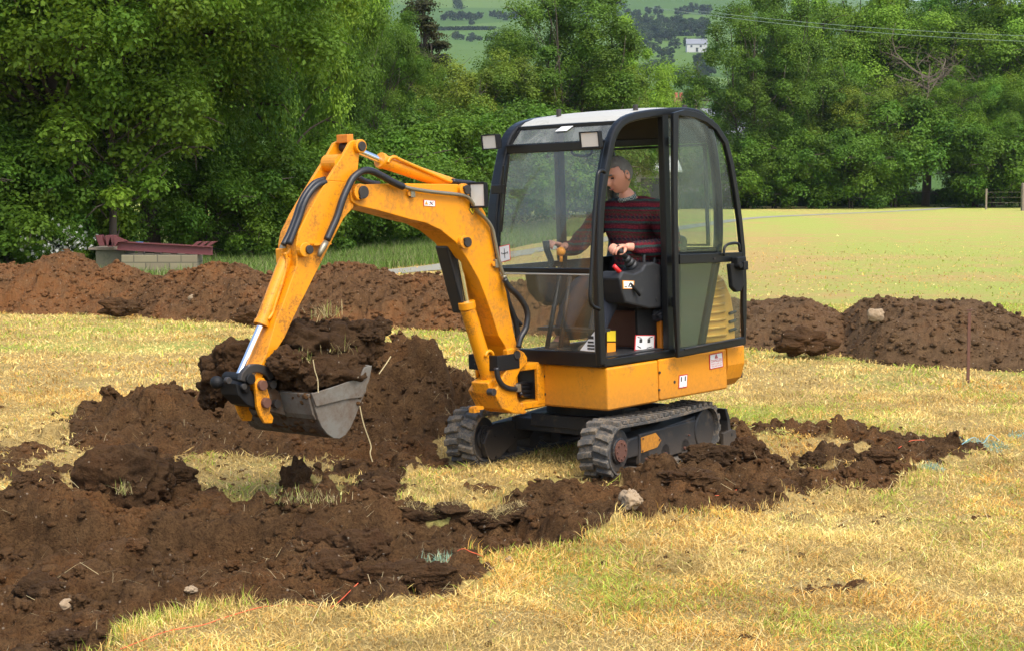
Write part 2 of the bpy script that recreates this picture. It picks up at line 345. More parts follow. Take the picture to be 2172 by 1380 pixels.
def hgt(x,y):
    x=np.asarray(x,float); y=np.asarray(y,float)
    i=np.clip(np.searchsorted(gx,x)-1,0,len(gx)-2); j=np.clip(np.searchsorted(gy,y)-1,0,len(gy)-2)
    u=np.clip((x-gx[i])/(gx[i+1]-gx[i]),0,1); v=np.clip((y-gy[j])/(gy[j+1]-gy[j]),0,1)
    z=GZ[j,i]*(1-u)*(1-v)+GZ[j,i+1]*u*(1-v)+GZ[j+1,i]*(1-u)*v+GZ[j+1,i+1]*u*v
    s=GS[j,i]; out=(x<X0)|(x>X1)|(y<Y0)|(y>Y1); return np.where(out,0,z),np.where(out,0,s)
def farz(x,y):
    x=np.asarray(x,float); y=np.asarray(y,float); D=y
    z=np.interp(D,[0,150,300,500,800,1100,1500,1800,2100,3200],[0,0,1.2,13,44,85,150,203,245,250])
    q=x/np.maximum(D,1); f=np.interp(q,[-.4,.12,.17,.24,.34],[1,1,.86,.80,.72])
    return z*np.where(D>250,f,1)+smooth(250,600,D)*fbm(x/260,y/260,0,3,3)*5
nx,ny=len(gx),len(gy)
def gridf(ny,nx,off=0):
    a=(np.arange(ny-1)[:,None]*nx+np.arange(nx-1)[None]).ravel()+off; return np.c_[a,a+1,a+nx+1,a+nx]
V=[np.c_[GX.ravel(),GY.ravel(),GZ.ravel()]]; Fs=[gridf(ny,nx)]; sl_=[GS.ravel()]; off=len(V[0])
xs=np.r_[-2500,-1700,-1100,-800,-600,-450,-330,-240,-170,-120,-85,-60,-40,-25,-15,-10,X0,X1,10,15,25,40,60,85,120,170,240,330,450,600,800,1100,1700,2500.]
ys=np.r_[-40,-10,3,Y0,Y1,22,28,35,45,60,80,110,150,200,260,330,420,520,640,780,940,1100,1280,1450,1600,1800,2100,2600,3200.]
fx_=np.unique(np.r_[xs,np.linspace(-700,900,120)]); fx_=fx_[(fx_<=X0)|(fx_>=X1)]
fy_=np.unique(np.r_[ys,np.linspace(200,1900,60)])
A,B=np.meshgrid(fx_,fy_); Zf=farz(A,B); V.append(np.c_[A.ravel(),B.ravel(),Zf.ravel()]); f=gridf(len(fy_),len(fx_),off)
ia,ja=int(np.where(fx_==X0)[0][0]),int(np.where(fy_==Y0)[0][0]); f=np.delete(f,ja*(len(fx_)-1)+ia,axis=0)
Fs.append(f); sl_.append(np.zeros(A.size))
V=np.vstack(V); Fs=np.vstack(Fs); S_=np.concatenate(sl_)
def greenness(x,y):
    g=.17+.34*fbm(x*.55,y*.35,0,3,41)+.25*fbm(x*.06,y*.12,0,3,43)+.34*smooth(18,34,y)
    g=g-.25*smooth(2,-6,x)*(1-smooth(14,25,y))+.12*smooth(12,16,y)*smooth(1,3,x)
    return np.clip(g,0,1)*(1-smooth(120,140,y))+smooth(120,140,y)
def treeline(x): return np.interp(x,[-40,-12,-4.5,0,4,16,37,80],[36,38,46,58,100,124,134,150])
GRN=greenness(V[:,0],V[:,1]); GRN=np.maximum(GRN,smooth(-2,4,V[:,1]-treeline(V[:,0])))
M['ground']=mat('mown_field',(.3,.25,.1),.95,0,.1)
def groundm():
    m=M['ground']; b=m.node_tree.nodes['Principled BSDF']; p=pos(m)
    _,_=None,None
    at=N(m,'ShaderNodeAttribute',attribute_name='soil'); ag=N(m,'ShaderNodeAttribute',attribute_name='green')
    mp=N(m,'ShaderNodeMapping'); mp.inputs['Scale'].default_value=(1,.45,1); L(m,p,mp.inputs[0])
    n1=noise(m,.35,5,.6,mp.outputs[0]); n2=noise(m,6,5,.7,p); n3=noise(m,55,4,.8,p); n4=noise(m,1.6,5,.7,mp.outputs[0])
    straw=ramp(m,n3.outputs[0],[(.3,(.22,.135,.045)),(.5,(.45,.31,.11)),(.72,(.66,.50,.21))]).outputs[0]
    straw=mix(m,ramp(m,n2.outputs[0],[(.4,(0,)*3),(.7,(1,)*3)]).outputs[0],straw,(.46,.34,.13))
    gr=ramp(m,n3.outputs[0],[(.3,(.25,.28,.05)),(.7,(.46,.49,.13))]).outputs[0]
    ms=N(m,'ShaderNodeMapping'); ms.inputs['Rotation'].default_value=(0,0,.55); ms.inputs['Scale'].default_value=(.07,.55,1); L(m,p,ms.inputs[0]); n7=noise(m,1.0,4,.65,ms.outputs[0],.4)
    g=mth(m,'ADD',mth(m,'ADD',mth(m,'ADD',ag.outputs['Fac'],mth(m,'MULTIPLY',mth(m,'SUBTRACT',n7.outputs[0],.5),2.0)),mth(m,'MULTIPLY',mth(m,'SUBTRACT',n4.outputs[0],.5),1.3)),mth(m,'MULTIPLY',mth(m,'SUBTRACT',n1.outputs[0],.5),.9),True)
    gs=N(m,'ShaderNodeMapRange'); gs.interpolation_type='SMOOTHSTEP'; gs.inputs[1].default_value=.12; gs.inputs[2].default_value=.85; L(m,g,gs.inputs[0])
    c=mix(m,gs.outputs[0],straw,gr)
    # far pastures
    sp=N(m,'ShaderNodeSeparateXYZ'); L(m,p,sp.inputs[0]); fr=N(m,'ShaderNodeMapRange'); fr.inputs[1].default_value=118; fr.inputs[2].default_value=150; L(m,sp.outputs[1],fr.inputs[0])
    v=N(m,'ShaderNodeTexVoronoi'); v.inputs['Scale'].default_value=.006; L(m,p,v.inputs[0]); vc=N(m,'ShaderNodeSeparateColor'); L(m,v.outputs['Color'],vc.inputs[0])
    n6=noise(m,.012,5,.6,p)
    past=mix(m,n6.outputs[0],ramp(m,vc.outputs[0],[(.2,(.045,.095,.016)),(.6,(.07,.135,.022)),(.9,(.11,.17,.032))]).outputs[0],(.065,.115,.024))
    c=mix(m,fr.outputs[0],c,past)
    # soil
    s1=noise(m,1.1,6,.65,p,.5); s2=noise(m,9,6,.75,p); s3=noise(m,70,5,.8,p)
    so_=mix(m,ramp(m,s1.outputs[0],[(.46,(0,)*3),(.60,(1,)*3)]).outputs[0],(.068,.036,.015),(.150,.066,.022))
    so_=mix(m,ramp(m,s2.outputs[0],[(.35,(0,)*3),(.72,(1,)*3)]).outputs[0],so_,(.175,.098,.042))
    so_=mix(m,ramp(m,s3.outputs[0],[(.3,(1,)*3),(.55,(0,)*3)]).outputs[0],so_,(.028,.014,.007))
    vo=N(m,'ShaderNodeTexVoronoi'); vo.inputs['Scale'].default_value=26; L(m,p,vo.inputs[0]); rv=N(m,'ShaderNodeSeparateColor'); L(m,vo.outputs['Color'],rv.inputs[0])
    st=mth(m,'MULTIPLY',ramp(m,vo.outputs['Distance'],[(.14,(1,)*3),(.2,(0,)*3)]).outputs[0],ramp(m,rv.outputs[0],[(.88,(0,)*3),(.9,(1,)*3)]).outputs[0])
    so_=mix(m,st,so_,(.26,.20,.14))
    sf=mth(m,'ADD',at.outputs['Fac'],mth(m,'MULTIPLY',mth(m,'SUBTRACT',s2.outputs[0],.5),.6)); sf=ramp(m,sf,[(.40,(0,)*3),(.58,(1,)*3)]).outputs[0]
    L(m,mix(m,sf,c,so_),b.inputs[0])
    h=mth(m,'ADD',s3.outputs[0],mth(m,'MULTIPLY',s2.outputs[0],1.5)); bump(m,h,1.0,.025)
groundm()
gr=rawmesh('ground',V,Fs,M['ground'],smoothf=True,colors={'soil':S_,'green':GRN}); tag(gr,'mown straw coloured field with a freshly dug trench and green pastures beyond',kind='structure')
# gravel track crossing the field
tp=[(500,600),(700,588),(830,577),(955,565),(1057,543),(1147,530),(1300,505),(1450,483),(1600,463),(1755,455),(1950,446),(2140,431),(2300,424)]
C=np.array([G(*p) for p in tp]); C=np.array(spline(C,5)); T=np.gradient(C,axis=0); T/=np.linalg.norm(T,axis=1)[:,None]; Nn=np.c_[-T[:,1],T[:,0],0*T[:,0]]
wd=(.48+.15*fbm(C[:,0]*.5,C[:,1]*.5,0,2,3))[:,None]; Vt=np.empty((len(C)*2,3)); Vt[0::2]=C-Nn*wd; Vt[1::2]=C+Nn*wd; Vt[:,2]=.012
M['gravel']=dirty('pale_gravel',(.25,.24,.19),(.28,.27,.17),.95,.6,.9)
rawmesh('gravel_track',Vt,[(2*i,2*i+2,2*i+3,2*i+1) for i in range(len(C)-1)],M['gravel'])['kind']='structure'
# ================= BLADES =================
def vcolmat(name,rough=.7,trans=.25):
    m=bpy.data.materials.new(name); m.use_nodes=True; nt=m.node_tree; nt.nodes.clear(); o=N(m,'ShaderNodeOutputMaterial'); a=N(m,'ShaderNodeAttribute',attribute_name='tint')
    b=N(m,'ShaderNodeBsdfPrincipled'); b.inputs['Roughness'].default_value=rough; b.inputs['Specular IOR Level'].default_value=.25; L(m,a.outputs[0],b.inputs[0])
    t=N(m,'ShaderNodeBsdfTranslucent'); L(m,a.outputs[0],t.inputs[0]); x=N(m,'ShaderNodeMixShader'); x.inputs[0].default_value=trans
    L(m,b.outputs[0],x.inputs[1]); L(m,t.outputs[0],x.inputs[2]); L(m,x.outputs[0],o.inputs[0]); return m
M['blade']=vcolmat('grass_blade'); 
def blades(name,P,z,hh,wd,lean,colr,label,r,curl=.5,cat='grass'):
    n=len(P); a=r.uniform(0,2*PI,n); la=r.uniform(0,2*PI,n); ln=lean
    d=np.c_[np.cos(la)*np.sin(ln),np.sin(la)*np.sin(ln),np.cos(ln)]; s=np.c_[np.cos(a),np.sin(a),0*a]*wd[:,None]*.5
    b=np.c_[P,z-.004]; mid=b+d*(hh*.55)[:,None]; la2=la+r.uniform(-.8,.8,n); ln2=np.clip(ln+r.uniform(0,curl*1.6,n),0,1.9); d2=np.c_[np.cos(la2)*np.sin(ln2),np.sin(la2)*np.sin(ln2),np.cos(ln2)]
    tip=mid+d2*(hh*.45)[:,None]; tip[:,2]=np.maximum(tip[:,2],z+.003)
    V=np.stack([b-s,b+s,mid+s*.8,mid-s*.8,tip],1).reshape(-1,3); k=np.arange(n)[:,None]*5
    F=np.vstack([k+np.array([[0,1,2]]),k+np.array([[0,2,3]]),k+np.array([[3,2,4]])])
    o=rawmesh(name,V,F,M['blade'],colors={'tint':np.repeat(colr,5,axis=0)}); return tag(o,label,cat,kind='stuff')
def trap(n,y0,y1,r,margin=1.32):
    k=1086/FPX*margin; y=np.sqrt(r.uniform(y0**2,y1**2,n)); x=r.uniform(-1,1,n)*k*y; return np.c_[x,y]
BLUE=[(935,1190,.10),(690,1240,.07),(1640,1035,.12),(1990,940,.15),(2080,945,.2),(1970,1000,.1),(2172,925,.12)]
def tints(P,r,gadd=0):
    n=len(P); x,y=P[:,0],P[:,1]; g=greenness(x,y)*.85+gadd+.5*fbm(x*1.7,y*1.1,0,3,51)*.6; isg=r.random(n)<np.clip(g*1.0-.17,0.03,.9)
    st=np.array([.66,.465,.155])*(1+.35*fbm(x*2.5,y*2.5,0,2,61))[:,None]; st=st*r.uniform(.62,1.35,n)[:,None]
    org=r.random(n)<np.clip(.17+.6*fbm(x*.9,y*.9,0,3,63),0,.6); st=np.where(org[:,None],st*np.array([1.02,.80,.52]),st); pale=r.random(n)<.10; st=np.where(pale[:,None],st*np.array([1.25,1.35,1.6]),st)
    gc=np.array([.33,.40,.05])*r.uniform(.7,1.4,n)[:,None]*np.where(r.random(n)<.3,1.25,1)[:,None]
    c=np.where(isg[:,None],gc,st)
    for bx,by,br in BLUE:
        q=G(bx,by); m=(((x-q[0])**2+((y-q[1])*.7)**2)<br**2)&(r.random(n)<.6); c[m]=np.array([.22,.42,.36])*r.uniform(.8,1.2,m.sum())[:,None]
    return np.clip(c,0,.9),isg
def field(n,y0,y1,hm,wm,seed,name,label,keep=.5,rowy=None):
    r=np.random.default_rng(seed); P=trap(n,y0,y1,r); z,s=hgt(P[:,0],P[:,1])
    dens=np.clip(1.05-s*1.6,0,1)*(1-smooth(30,60,P[:,1])); k=(r.random(n)<dens); P=P[k]; z=z[k]
    # not under the tracks
    q=(P-TR.o[:2])@TR.R[:2,:2].T; u=~((np.abs(q[:,0])<.72)&(np.abs(np.abs(q[:,1])-.525)<.10)); P=P[u]; z=z[u]
    c,isg=tints(P,r); n=len(P); flat=r.random(n)<.45
    tuft=.75+.5*fbm(P[:,0]*4,P[:,1]*4,0,2,71)
    hh=hm*r.uniform(.5,1.5,n)*np.clip(tuft,.4,1.6)*np.where(flat,1.7,1)*np.where(isg,1.15,1); ln=np.where(flat,r.uniform(.9,1.5,n),np.abs(r.normal(0,.4,n)))
    z=z+np.where(flat,r.uniform(0,.03,n),0)
    return blades(name,P,z,hh,wm*r.uniform(.6,1.4,n),ln,c,label,r)
field(215000,6.6,10.5,.038,.0042,11,'grass','short straw and green stubble in the near foreground')
field(180000,10.5,16,.040,.0062,12,'grass','short dry stubble around and behind the digger')
field(140000,16,27,.045,.012,13,'grass','short dry stubble between the digger and the soil banks')
field(45000,27,62,.040,.020,14,'grass','short mown grass of the far part of the field')
# long stray straws
r=np.random.default_rng(5); P=trap(1500,6.8,14,r); z,s=hgt(P[:,0],P[:,1]); n=len(P)
k=(s<.3)|(r.random(n)<.16); P=P[k];z=z[k];n=len(P)
blades('straw',P,z+.015,r.uniform(.08,.26,n),np.full(n,.0032),r.uniform(.9,1.5,n),np.tile([.62,.50,.26],(n,1))*r.uniform(.7,1.25,n)[:,None],'long pale cut straws strewn over the field',r,.8)
# grass fringe along the cut edges and stray roots on the sods
def fringe(poly,n,seed,name,label,hm=.07,green=.35,side=.06):
    r=np.random.default_rng(seed); W=Gp(poly); seg=np.linalg.norm(np.diff(W,axis=0),axis=1); cum=np.r_[0,np.cumsum(seg)]; t=r.uniform(0,cum[-1],n); x=np.interp(t,cum,W[:,0]); y=np.interp(t,cum,W[:,1])
    P=np.c_[x,y]+r.normal(0,side,(n,2)); z,s=hgt(P[:,0],P[:,1]); k=s<.8; P=P[k]; z=z[k]; n=len(P)
    c,isg=tints(P,r,green-.2); return blades(name,P,z,hm*r.uniform(.5,1.6,n),.0035*r.uniform(.7,1.4,n),np.abs(r.normal(0,.5,n)),c,label,r,.9)
fringe([(-50,1440),(150,1385),(260,1340),(420,1312),(480,1292),(620,1268),(760,1258),(950,1236),(1000,1200)],5200,21,'grass','ragged greener grass along the near lip of the trench',.07,.75,.05)
fringe([(840,1082),(1000,1088),(1110,1072)],2400,22,'grass','dry turf fringe hanging over the trench wall',.07,.2,.05)
fringe([(1000,1200),(1150,1168),(1400,1110),(1600,1086),(1680,1050),(1930,1032),(2000,990)],2600,23,'grass','dry grass fringe along the right hand spoil',.06,.4,.05)
# long grass verges
def zone(poly,n,hm,wm,cols,seed,name,label):
    r=np.random.default_rng(seed); W=Gp(poly); lo,hi=W.min(0),W.max(0); P=r.uniform(lo,hi,(n*3,2)); P=P[sdist(P,W)<0][:n]; n=len(P)
    cols=np.array(cols); c=cols[r.integers(0,len(cols),n)]*r.uniform(.7,1.3,n)[:,None]
    return blades(name,P,np.zeros(n),hm*r.uniform(.4,1.2,n),np.full(n,wm),np.abs(r.normal(0,.3,n)),c,label,r,.9)
vg=[(.085,.16,.02),(.12,.21,.03),(.16,.24,.05),(.22,.23,.10)]
zone([(-300,560),(0,556),(300,553),(700,528),(1000,492),(1290,470),(1290,486),(1050,535),(930,560),(820,572),(600,592),(-300,620)],120000,.30,.014,vg,31,'long_grass','long green meadow grass between the soil bank and the trees')
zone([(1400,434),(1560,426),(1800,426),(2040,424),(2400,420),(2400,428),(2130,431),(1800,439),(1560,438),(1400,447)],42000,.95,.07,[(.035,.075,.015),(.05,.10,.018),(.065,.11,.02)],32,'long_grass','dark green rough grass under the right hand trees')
# ================= LUMPS =================
def ico(sub):
    t=(1+5**.5)/2; V=[(-1,t,0),(1,t,0),(-1,-t,0),(1,-t,0),(0,-1,t),(0,1,t),(0,-1,-t),(0,1,-t),(t,0,-1),(t,0,1),(-t,0,-1),(-t,0,1)]
    F=[(0,11,5),(0,5,1),(0,1,7),(0,7,10),(0,10,11),(1,5,9),(5,11,4),(11,10,2),(10,7,6),(7,1,8),(3,9,4),(3,4,2),(3,2,6),(3,6,8),(3,8,9),(4,9,5),(2,4,11),(6,2,10),(8,6,7),(9,8,1)]
    V=[np.array(v)/np.linalg.norm(v) for v in V]
    for _ in range(sub):
        c={};F2=[]
        def m(a,b):
            k=(min(a,b),max(a,b))
            if k not in c: v=V[a]+V[b]; V.append(v/np.linalg.norm(v)); c[k]=len(V)-1
            return c[k]
        for a,b,d in F: x,y,z=m(a,b),m(b,d),m(d,a); F2+=[(a,x,z),(b,y,x),(d,z,y),(x,y,z)]
        F=F2
    return np.array(V),np.array(F)
ICO={k:ico(k) for k in (1,2,3,4,5)}
def lumpV(c,r,sub,seed,sc_=(1,1,1),rough=.3,rz=0,fr=2.2):
    V,F=ICO[sub]; n=1+rough*.75*fbm(V[:,0]*fr*.8+seed,V[:,1]*fr*.8,V[:,2]*fr*.8,4 if sub>3 else 3,seed,.42)
    n-=rough*.22*np.abs(vnoise(V[:,0]*fr*2.3,V[:,1]*fr*2.3,V[:,2]*fr*2.3,seed+5))
    W=V*n[:,None]*np.array(sc_)*r; ca,sa=math.cos(rz),math.sin(rz); W=np.c_[W[:,0]*ca-W[:,1]*sa,W[:,0]*sa+W[:,1]*ca,W[:,2]]; return W+np.array(c),F
def lumpobj(name,items,mt,label=None,cat=None,kind=None,parent=None,smoothf=True,group=None):
    Vs,Fs,o=[],[],0
    for it in items: V,F=lumpV(**it) if isinstance(it,dict) else lumpV(*it); Vs.append(V); Fs.append(F+o); o+=len(V)
    return tag(rawmesh(name,np.vstack(Vs),np.vstack(Fs),mt,parent,smoothf),label,cat,kind=kind,group=group)
r=np.random.default_rng(77); P=trap(60000,6.9,15.5,r); z,s=hgt(P[:,0],P[:,1]); pr_=np.where(s>.5,.62,.008)+np.where((s>.12)&(s<=.5),.12,0); k=r.random(len(P))<pr_; P=P[k];z=z[k]
it=[((p[0],p[1],zz+.1*rr),rr,1,int(i%97),(1,r.uniform(.6,1),r.uniform(.5,.9)),.5,r.uniform(0,6)) for i,(p,zz,rr) in enumerate(zip(P,z,.004+.026*r.random(len(P))**4))]
lumpobj('soil_crumbs',it,M['soil'],'loose crumbs of brown soil scattered over the dug ground','soil','stuff')
r=np.random.default_rng(78); P=trap(2600,6.9,14.5,r); z,s=hgt(P[:,0],P[:,1]); k=(s>.7)&(r.random(len(P))<.30); P=P[k];z=z[k]
it=[((p[0],p[1],zz+.15*rr),rr,3,int(i%97),(1,r.uniform(.6,1),r.uniform(.45,.8)),.6,r.uniform(0,6),3.0) for i,(p,zz,rr) in enumerate(zip(P,z,.022+.05*r.random(len(P))**2.2))]
lumpobj('broken_soil',it,M['soil'],'broken jagged lumps of soil through the trench and heaps','soil','stuff')
# ================= SOIL BANKS BEHIND =================
def bank(name,pts,mt,label,seed,amp=1,nu=520):
    a=np.array(pts,float); u=np.linspace(a[0,0],a[-1,0],nu); yb=np.interp(u,a[:,0],a[:,1]); yt=np.interp(u,a[:,0],a[:,2]); nv=90
    e=np.minimum(smooth(0,.05,(u-u[0])/(u[-1]-u[0])),1-smooth(.95,1,(u-u[0])/(u[-1]-u[0])))
    V=np.empty((nv,nu,3))
    for i,(x,b,t_) in enumerate(zip(u,yb,yt)):
        g=G(x,b); D=g[1]; dep=1.5; zt=max(.05,CH-(t_-374)/FPX*(D+dep)); h=zt*(e[i]**.5)
        d=np.array([g[0],g[1]]); d/=np.linalg.norm(d); v=np.linspace(0,1,nv); s=v*(dep*2.1)
        prof=np.where(v<.48,np.sin(np.clip(v/.48,0,1)*PI/2)**.85,np.cos(np.clip((v-.48)/.52,0,1)*PI/2)**.9)
        V[:,i,0]=g[0]+d[0]*s; V[:,i,1]=g[1]+d[1]*s; V[:,i,2]=h*prof
    x,y,z=V[...,0],V[...,1],V[...,2]; m=smooth(0,.25,z)
    z+=m*amp*(.08*fbm(x*1.5,y*1.5,0,3,seed)+.09*(.4-np.abs(fbm(x*3,y*3,0,4,seed+3)))+.035*(.4-np.abs(fbm(x*10,y*10,0,3,seed+7)))+.012*fbm(x*30,y*30,0,2,seed+9))-.04*(1-m)
    rr=np.random.default_rng(seed)
    for _ in range(int(nu*(1.1 if amp>.9 else .5))):
        i,j=rr.integers(4,nu-4),rr.integers(2,nv-4); c=V[j,i]; rad=(.02+.08*rr.random()**3)*(1 if amp>.9 else .6); w_=(slice(max(0,j-8),j+9),slice(max(0,i-9),i+10)); q=V[w_]; d=((q[...,0]-c[0])**2+(q[...,1]-c[1])**2)/rad**2
        d=d*(1+.4*vnoise(q[...,0]*15,q[...,1]*15,0,seed)); q[...,2]=np.where(d<1,np.maximum(q[...,2],c[2]+rad*.5*np.sqrt(np.clip(1-d,0,1))-.02),q[...,2])
    V[0,:,2]=-.1; V[-1,:,2]=-.1
    bo_=tag(rawmesh(name,V.reshape(-1,3),gridf(nv,nu),mt,smoothf=True),label,'soil bank')
    n=nu*(7 if amp>.9 else 3); i=rr.integers(3,nu-3,n); j=rr.integers(1,int(nv*.55),n); c=V[j,i]; rad=.010+.04*rr.random(n)**5
    lumpobj('crumbs',[((q[0],q[1],q[2]+.2*a_),a_,1 if a_<.035 else 2,int(k%89),(1,rr.uniform(.6,1),rr.uniform(.5,.9)),.5,k) for k,(q,a_) in enumerate(zip(c,rad))],mt,kind='stuff',parent=bo_)
    return bo_
bank('soil_bank',[(-350,668,560),(0,666,558),(60,667,556),(90,668,552),(150,668,550),(190,669,563),(215,670,575),(245,670,563),(300,673,578),(350,680,590),(410,683,584),(450,684,566),(520,688,568),(600,692,592),(660,694,585),(700,695,566),(745,697,563),(820,700,582),(850,700,603),(885,700,603),(930,702,596),(960,703,600),(1010,706,612),(1100,712,600),(1200,720,610),(1290,726,625),(1330,730,700)],M['soil_red'],'long reddish brown soil bank running behind the digger arm',101,1,900)
bank('soil_bank',[(1240,720,680),(1300,724,640),(1450,735,636),(1580,742,644),(1640,746,643),(1700,752,642),(1740,755,650),(1775,757,664),(1810,760,690),(1860,765,745)],M['soil_grey'],'low brown soil bank just right of the cab',111,.55,420)
bank('soil_bank',[(1755,750,725),(1790,757,668),(1822,765,642),(1880,775,634),(1950,780,631),(2000,783,634),(2060,785,642),(2110,788,660),(2172,792,682),(2240,798,712),(2330,806,775)],M['soil_grey'],'tall rounded brown soil bank behind the metal stake at right',121,.5,420)
# ================= EXCAVATOR =================
EX=empty('mini_excavator',(.62,12.21,0),R_(-44.1),label='yellow and black mini digger with a glazed cab lifting a bucket of soil',cat='excavator')
# ---- stickers: quad corners p00(bottom left) p10 p11 p01 in frame coords
def sticker(name,q,parent,base='white',border='red',bw=.06,marks=(),text=(),label=None,out=None,fr=HO):
    q=[np.array(p,float) for p in q]; n=nrm(np.cross(q[1]-q[0],q[3]-q[0]))
    def uv(u,v,d=0): return q[0]*(1-u)*(1-v)+q[1]*u*(1-v)+q[2]*u*v+q[3]*(1-u)*v+n*d
    mats=[]; idx=[]; b=MB(fr)
    def slot(m):
        if m not in mats: mats.append(m)
        return mats.index(m)
    def pr(poly,d,m):
        k=len(b.F); b.prism([uv(u,v,d) for u,v in poly],-n*.0025); idx.extend([slot(m)]*(len(b.F)-k))
    sq=[(0,0),(1,0),(1,1),(0,1)]
    pr(sq,.002,border or base)
    if border: pr([(bw,bw),(1-bw,bw),(1-bw,1-bw),(bw,1-bw)],.0032,base)
    for mk,poly in marks: pr(poly,.0045,mk)
    for t_,(u0,v0,u1,v1),mk in text:
        cu=bpy.data.curves.new('lettering','FONT'); cu.body=t_; cu.size=1; to=bpy.data.objects.new('lettering',cu); col.objects.link(to)
        me=bpy.data.meshes.new_from_object(to.evaluated_get(bpy.context.evaluated_depsgraph_get())); bpy.data.objects.remove(to)
        P=np.array([v.co[:2] for v in me.vertices]); lo,hi=P.min(0),P.max(0); P=(P-lo)/(hi-lo); k=len(b.F)
        b.add([uv(u0+(u1-u0)*a,v0+(v1-v0)*c,.0047) for a,c in P],[tuple(p.vertices) for p in me.polygons]); idx.extend([slot(mk)]*(len(b.F)-k))
    o=b.build(name,M[mats[0]],parent,label=label)
    for m in mats[1:]: o.data.materials.append(M[m])
    o.data.polygons.foreach_set('material_index',np.array(idx,np.int32)); return o
def B(x,y,w_,h_): return [(x,y),(x+w_,y),(x+w_,y+h_),(x,y+h_)]
# ---- tracks
def track(s0,s1,near):
    zc,r,fr_,rr_=.185,.170,.60,-.60
    path=[]
    for i in range(19): a=-PI/2+PI*i/18; path.append((fr_+r*math.cos(a),zc+r*math.sin(a)))
    for i in range(1,14): t=i/14; path.append((fr_+(rr_-fr_)*t,zc+r-.012*math.sin(PI*t)))
    for i in range(19): a=PI/2+PI*i/18; path.append((rr_+r*math.cos(a),zc+r*math.sin(a)))
    for i in range(1,14): t=i/14; path.append((rr_+(fr_-rr_)*t,zc-r))
    P=np.array(path); seg=np.linalg.norm(np.roll(P,-1,0)-P,axis=1); cum=np.r_[0,np.cumsum(seg)]; Lt=cum[-1]
    Pc=np.vstack([P,P[:1]])
    def at(d): d%=Lt; return np.array([np.interp(d,cum,Pc[:,0]),np.interp(d,cum,Pc[:,1])])
    b=MB(TR); n=len(P); T=np.roll(P,-1,0)-np.roll(P,1,0); T/=np.linalg.norm(T,axis=1)[:,None]; No=np.c_[T[:,1],-T[:,0]]
    ins=P-No*.022; out=P
    V=[];F=[]
    for i in range(n): V+= [(ins[i][0],s0,ins[i][1]),(out[i][0]-No[i][0]*.008,s0,out[i][1]-No[i][1]*.008),(out[i][0],s0+.02,out[i][1]),(out[i][0],s1-.02,out[i][1]),(out[i][0]-No[i][0]*.008,s1,out[i][1]-No[i][1]*.008),(ins[i][0],s1,ins[i][1])]
    for i in range(n):
        j=(i+1)%n
        for k in range(6): F.append((i*6+k,i*6+(k+1)%6,j*6+(k+1)%6,j*6+k))
    tb=b.add(V,F).build('rubber_track',M['rubber'],EX)
    b=MB(TR); npit=44; pit=Lt/npit; sm=(s0+s1)/2; W_=(s1-s0)/2
    for i in range(npit):
        for side in (0,1):
            d=i*pit+(pit/2 if side else 0); 
            a0,a1=(s0+.004,sm-.006) if side==0 else (sm+.006,s1-.004)
            # three-station chevron lug
            stn=[(a0 if side==0 else a1,.0),( (a0+a1)/2,.012),(a1 if side==0 else a0,.020)]
            for k in range(2):
                (sa,da),(sb,db)=stn[k],stn[k+1]; lo,hi=(.028,.017) if k==0 else (.024,.015)
                Vv=[]
                for (ss,dd) in ((sa,da),(sb,db)):
                    for hw,hh in ((-lo,-.002),(lo,-.002),(hi,.024),(-hi,.024)):
                        p=at(d+dd+hw); q1,q0=at(d+dd+hw+.01),at(d+dd+hw-.01); t=nrm(q1-q0); no=np.array([t[1],-t[0]]); p=p+no*hh; Vv.append((p[0],ss,p[1]))
                b.add(Vv,[(0,1,2,3),(7,6,5,4),(0,4,5,1),(1,5,6,2),(2,6,7,3),(3,7,4,0)])
    b.build('tread_lugs',M['lug'],tb,bevel=.004)
    # wheels and frame
    sc_=(s0+s1)/2
    w_=MB(TR); w_.cyl((fr_,s0+.02,zc),(fr_,s1-.03,zc),r-.030,28); w_.cyl((fr_,s0+.005,zc),(fr_,s1-.012,zc),.085,24).build('sprocket',M['steel_black'],EX,bevel=.008)
    h=MB(TR); h.cyl((fr_,s1-.02,zc),(fr_,s1-.002,zc),.072,24); 
    for k in range(8): a=2*PI*k/8; h.cyl((fr_+.052*math.cos(a),s1-.004,zc+.052*math.sin(a)),(fr_+.052*math.cos(a),s1+.006,zc+.052*math.sin(a)),.008,6)
    h.build('hub_cap',M['rust' if near else 'steel_black'],EX)
    w_=MB(TR); w_.cyl((rr_,s0+.03,zc),(rr_,s1-.03,zc),r-.030,28).build('idler_wheel',M['steel_black'],EX,bevel=.008)
    for x in (-.33,-.05,.23): w_=MB(TR); w_.cyl((x,s0+.04,.085),(x,s1-.04,.085),.06,18).build('roller',M['steel_black'],EX)
    f=MB(TR); f.plate([(.44,.11),(.44,.235),(-.56,.29),(-.60,.27),(-.60,.14),(-.5,.10)],s0+.05,s1-.05); f.build('track_frame',M['steel_black'],EX,bevel=.01)
    return tb
track(.413,.640,True); track(-.640,-.413,False)
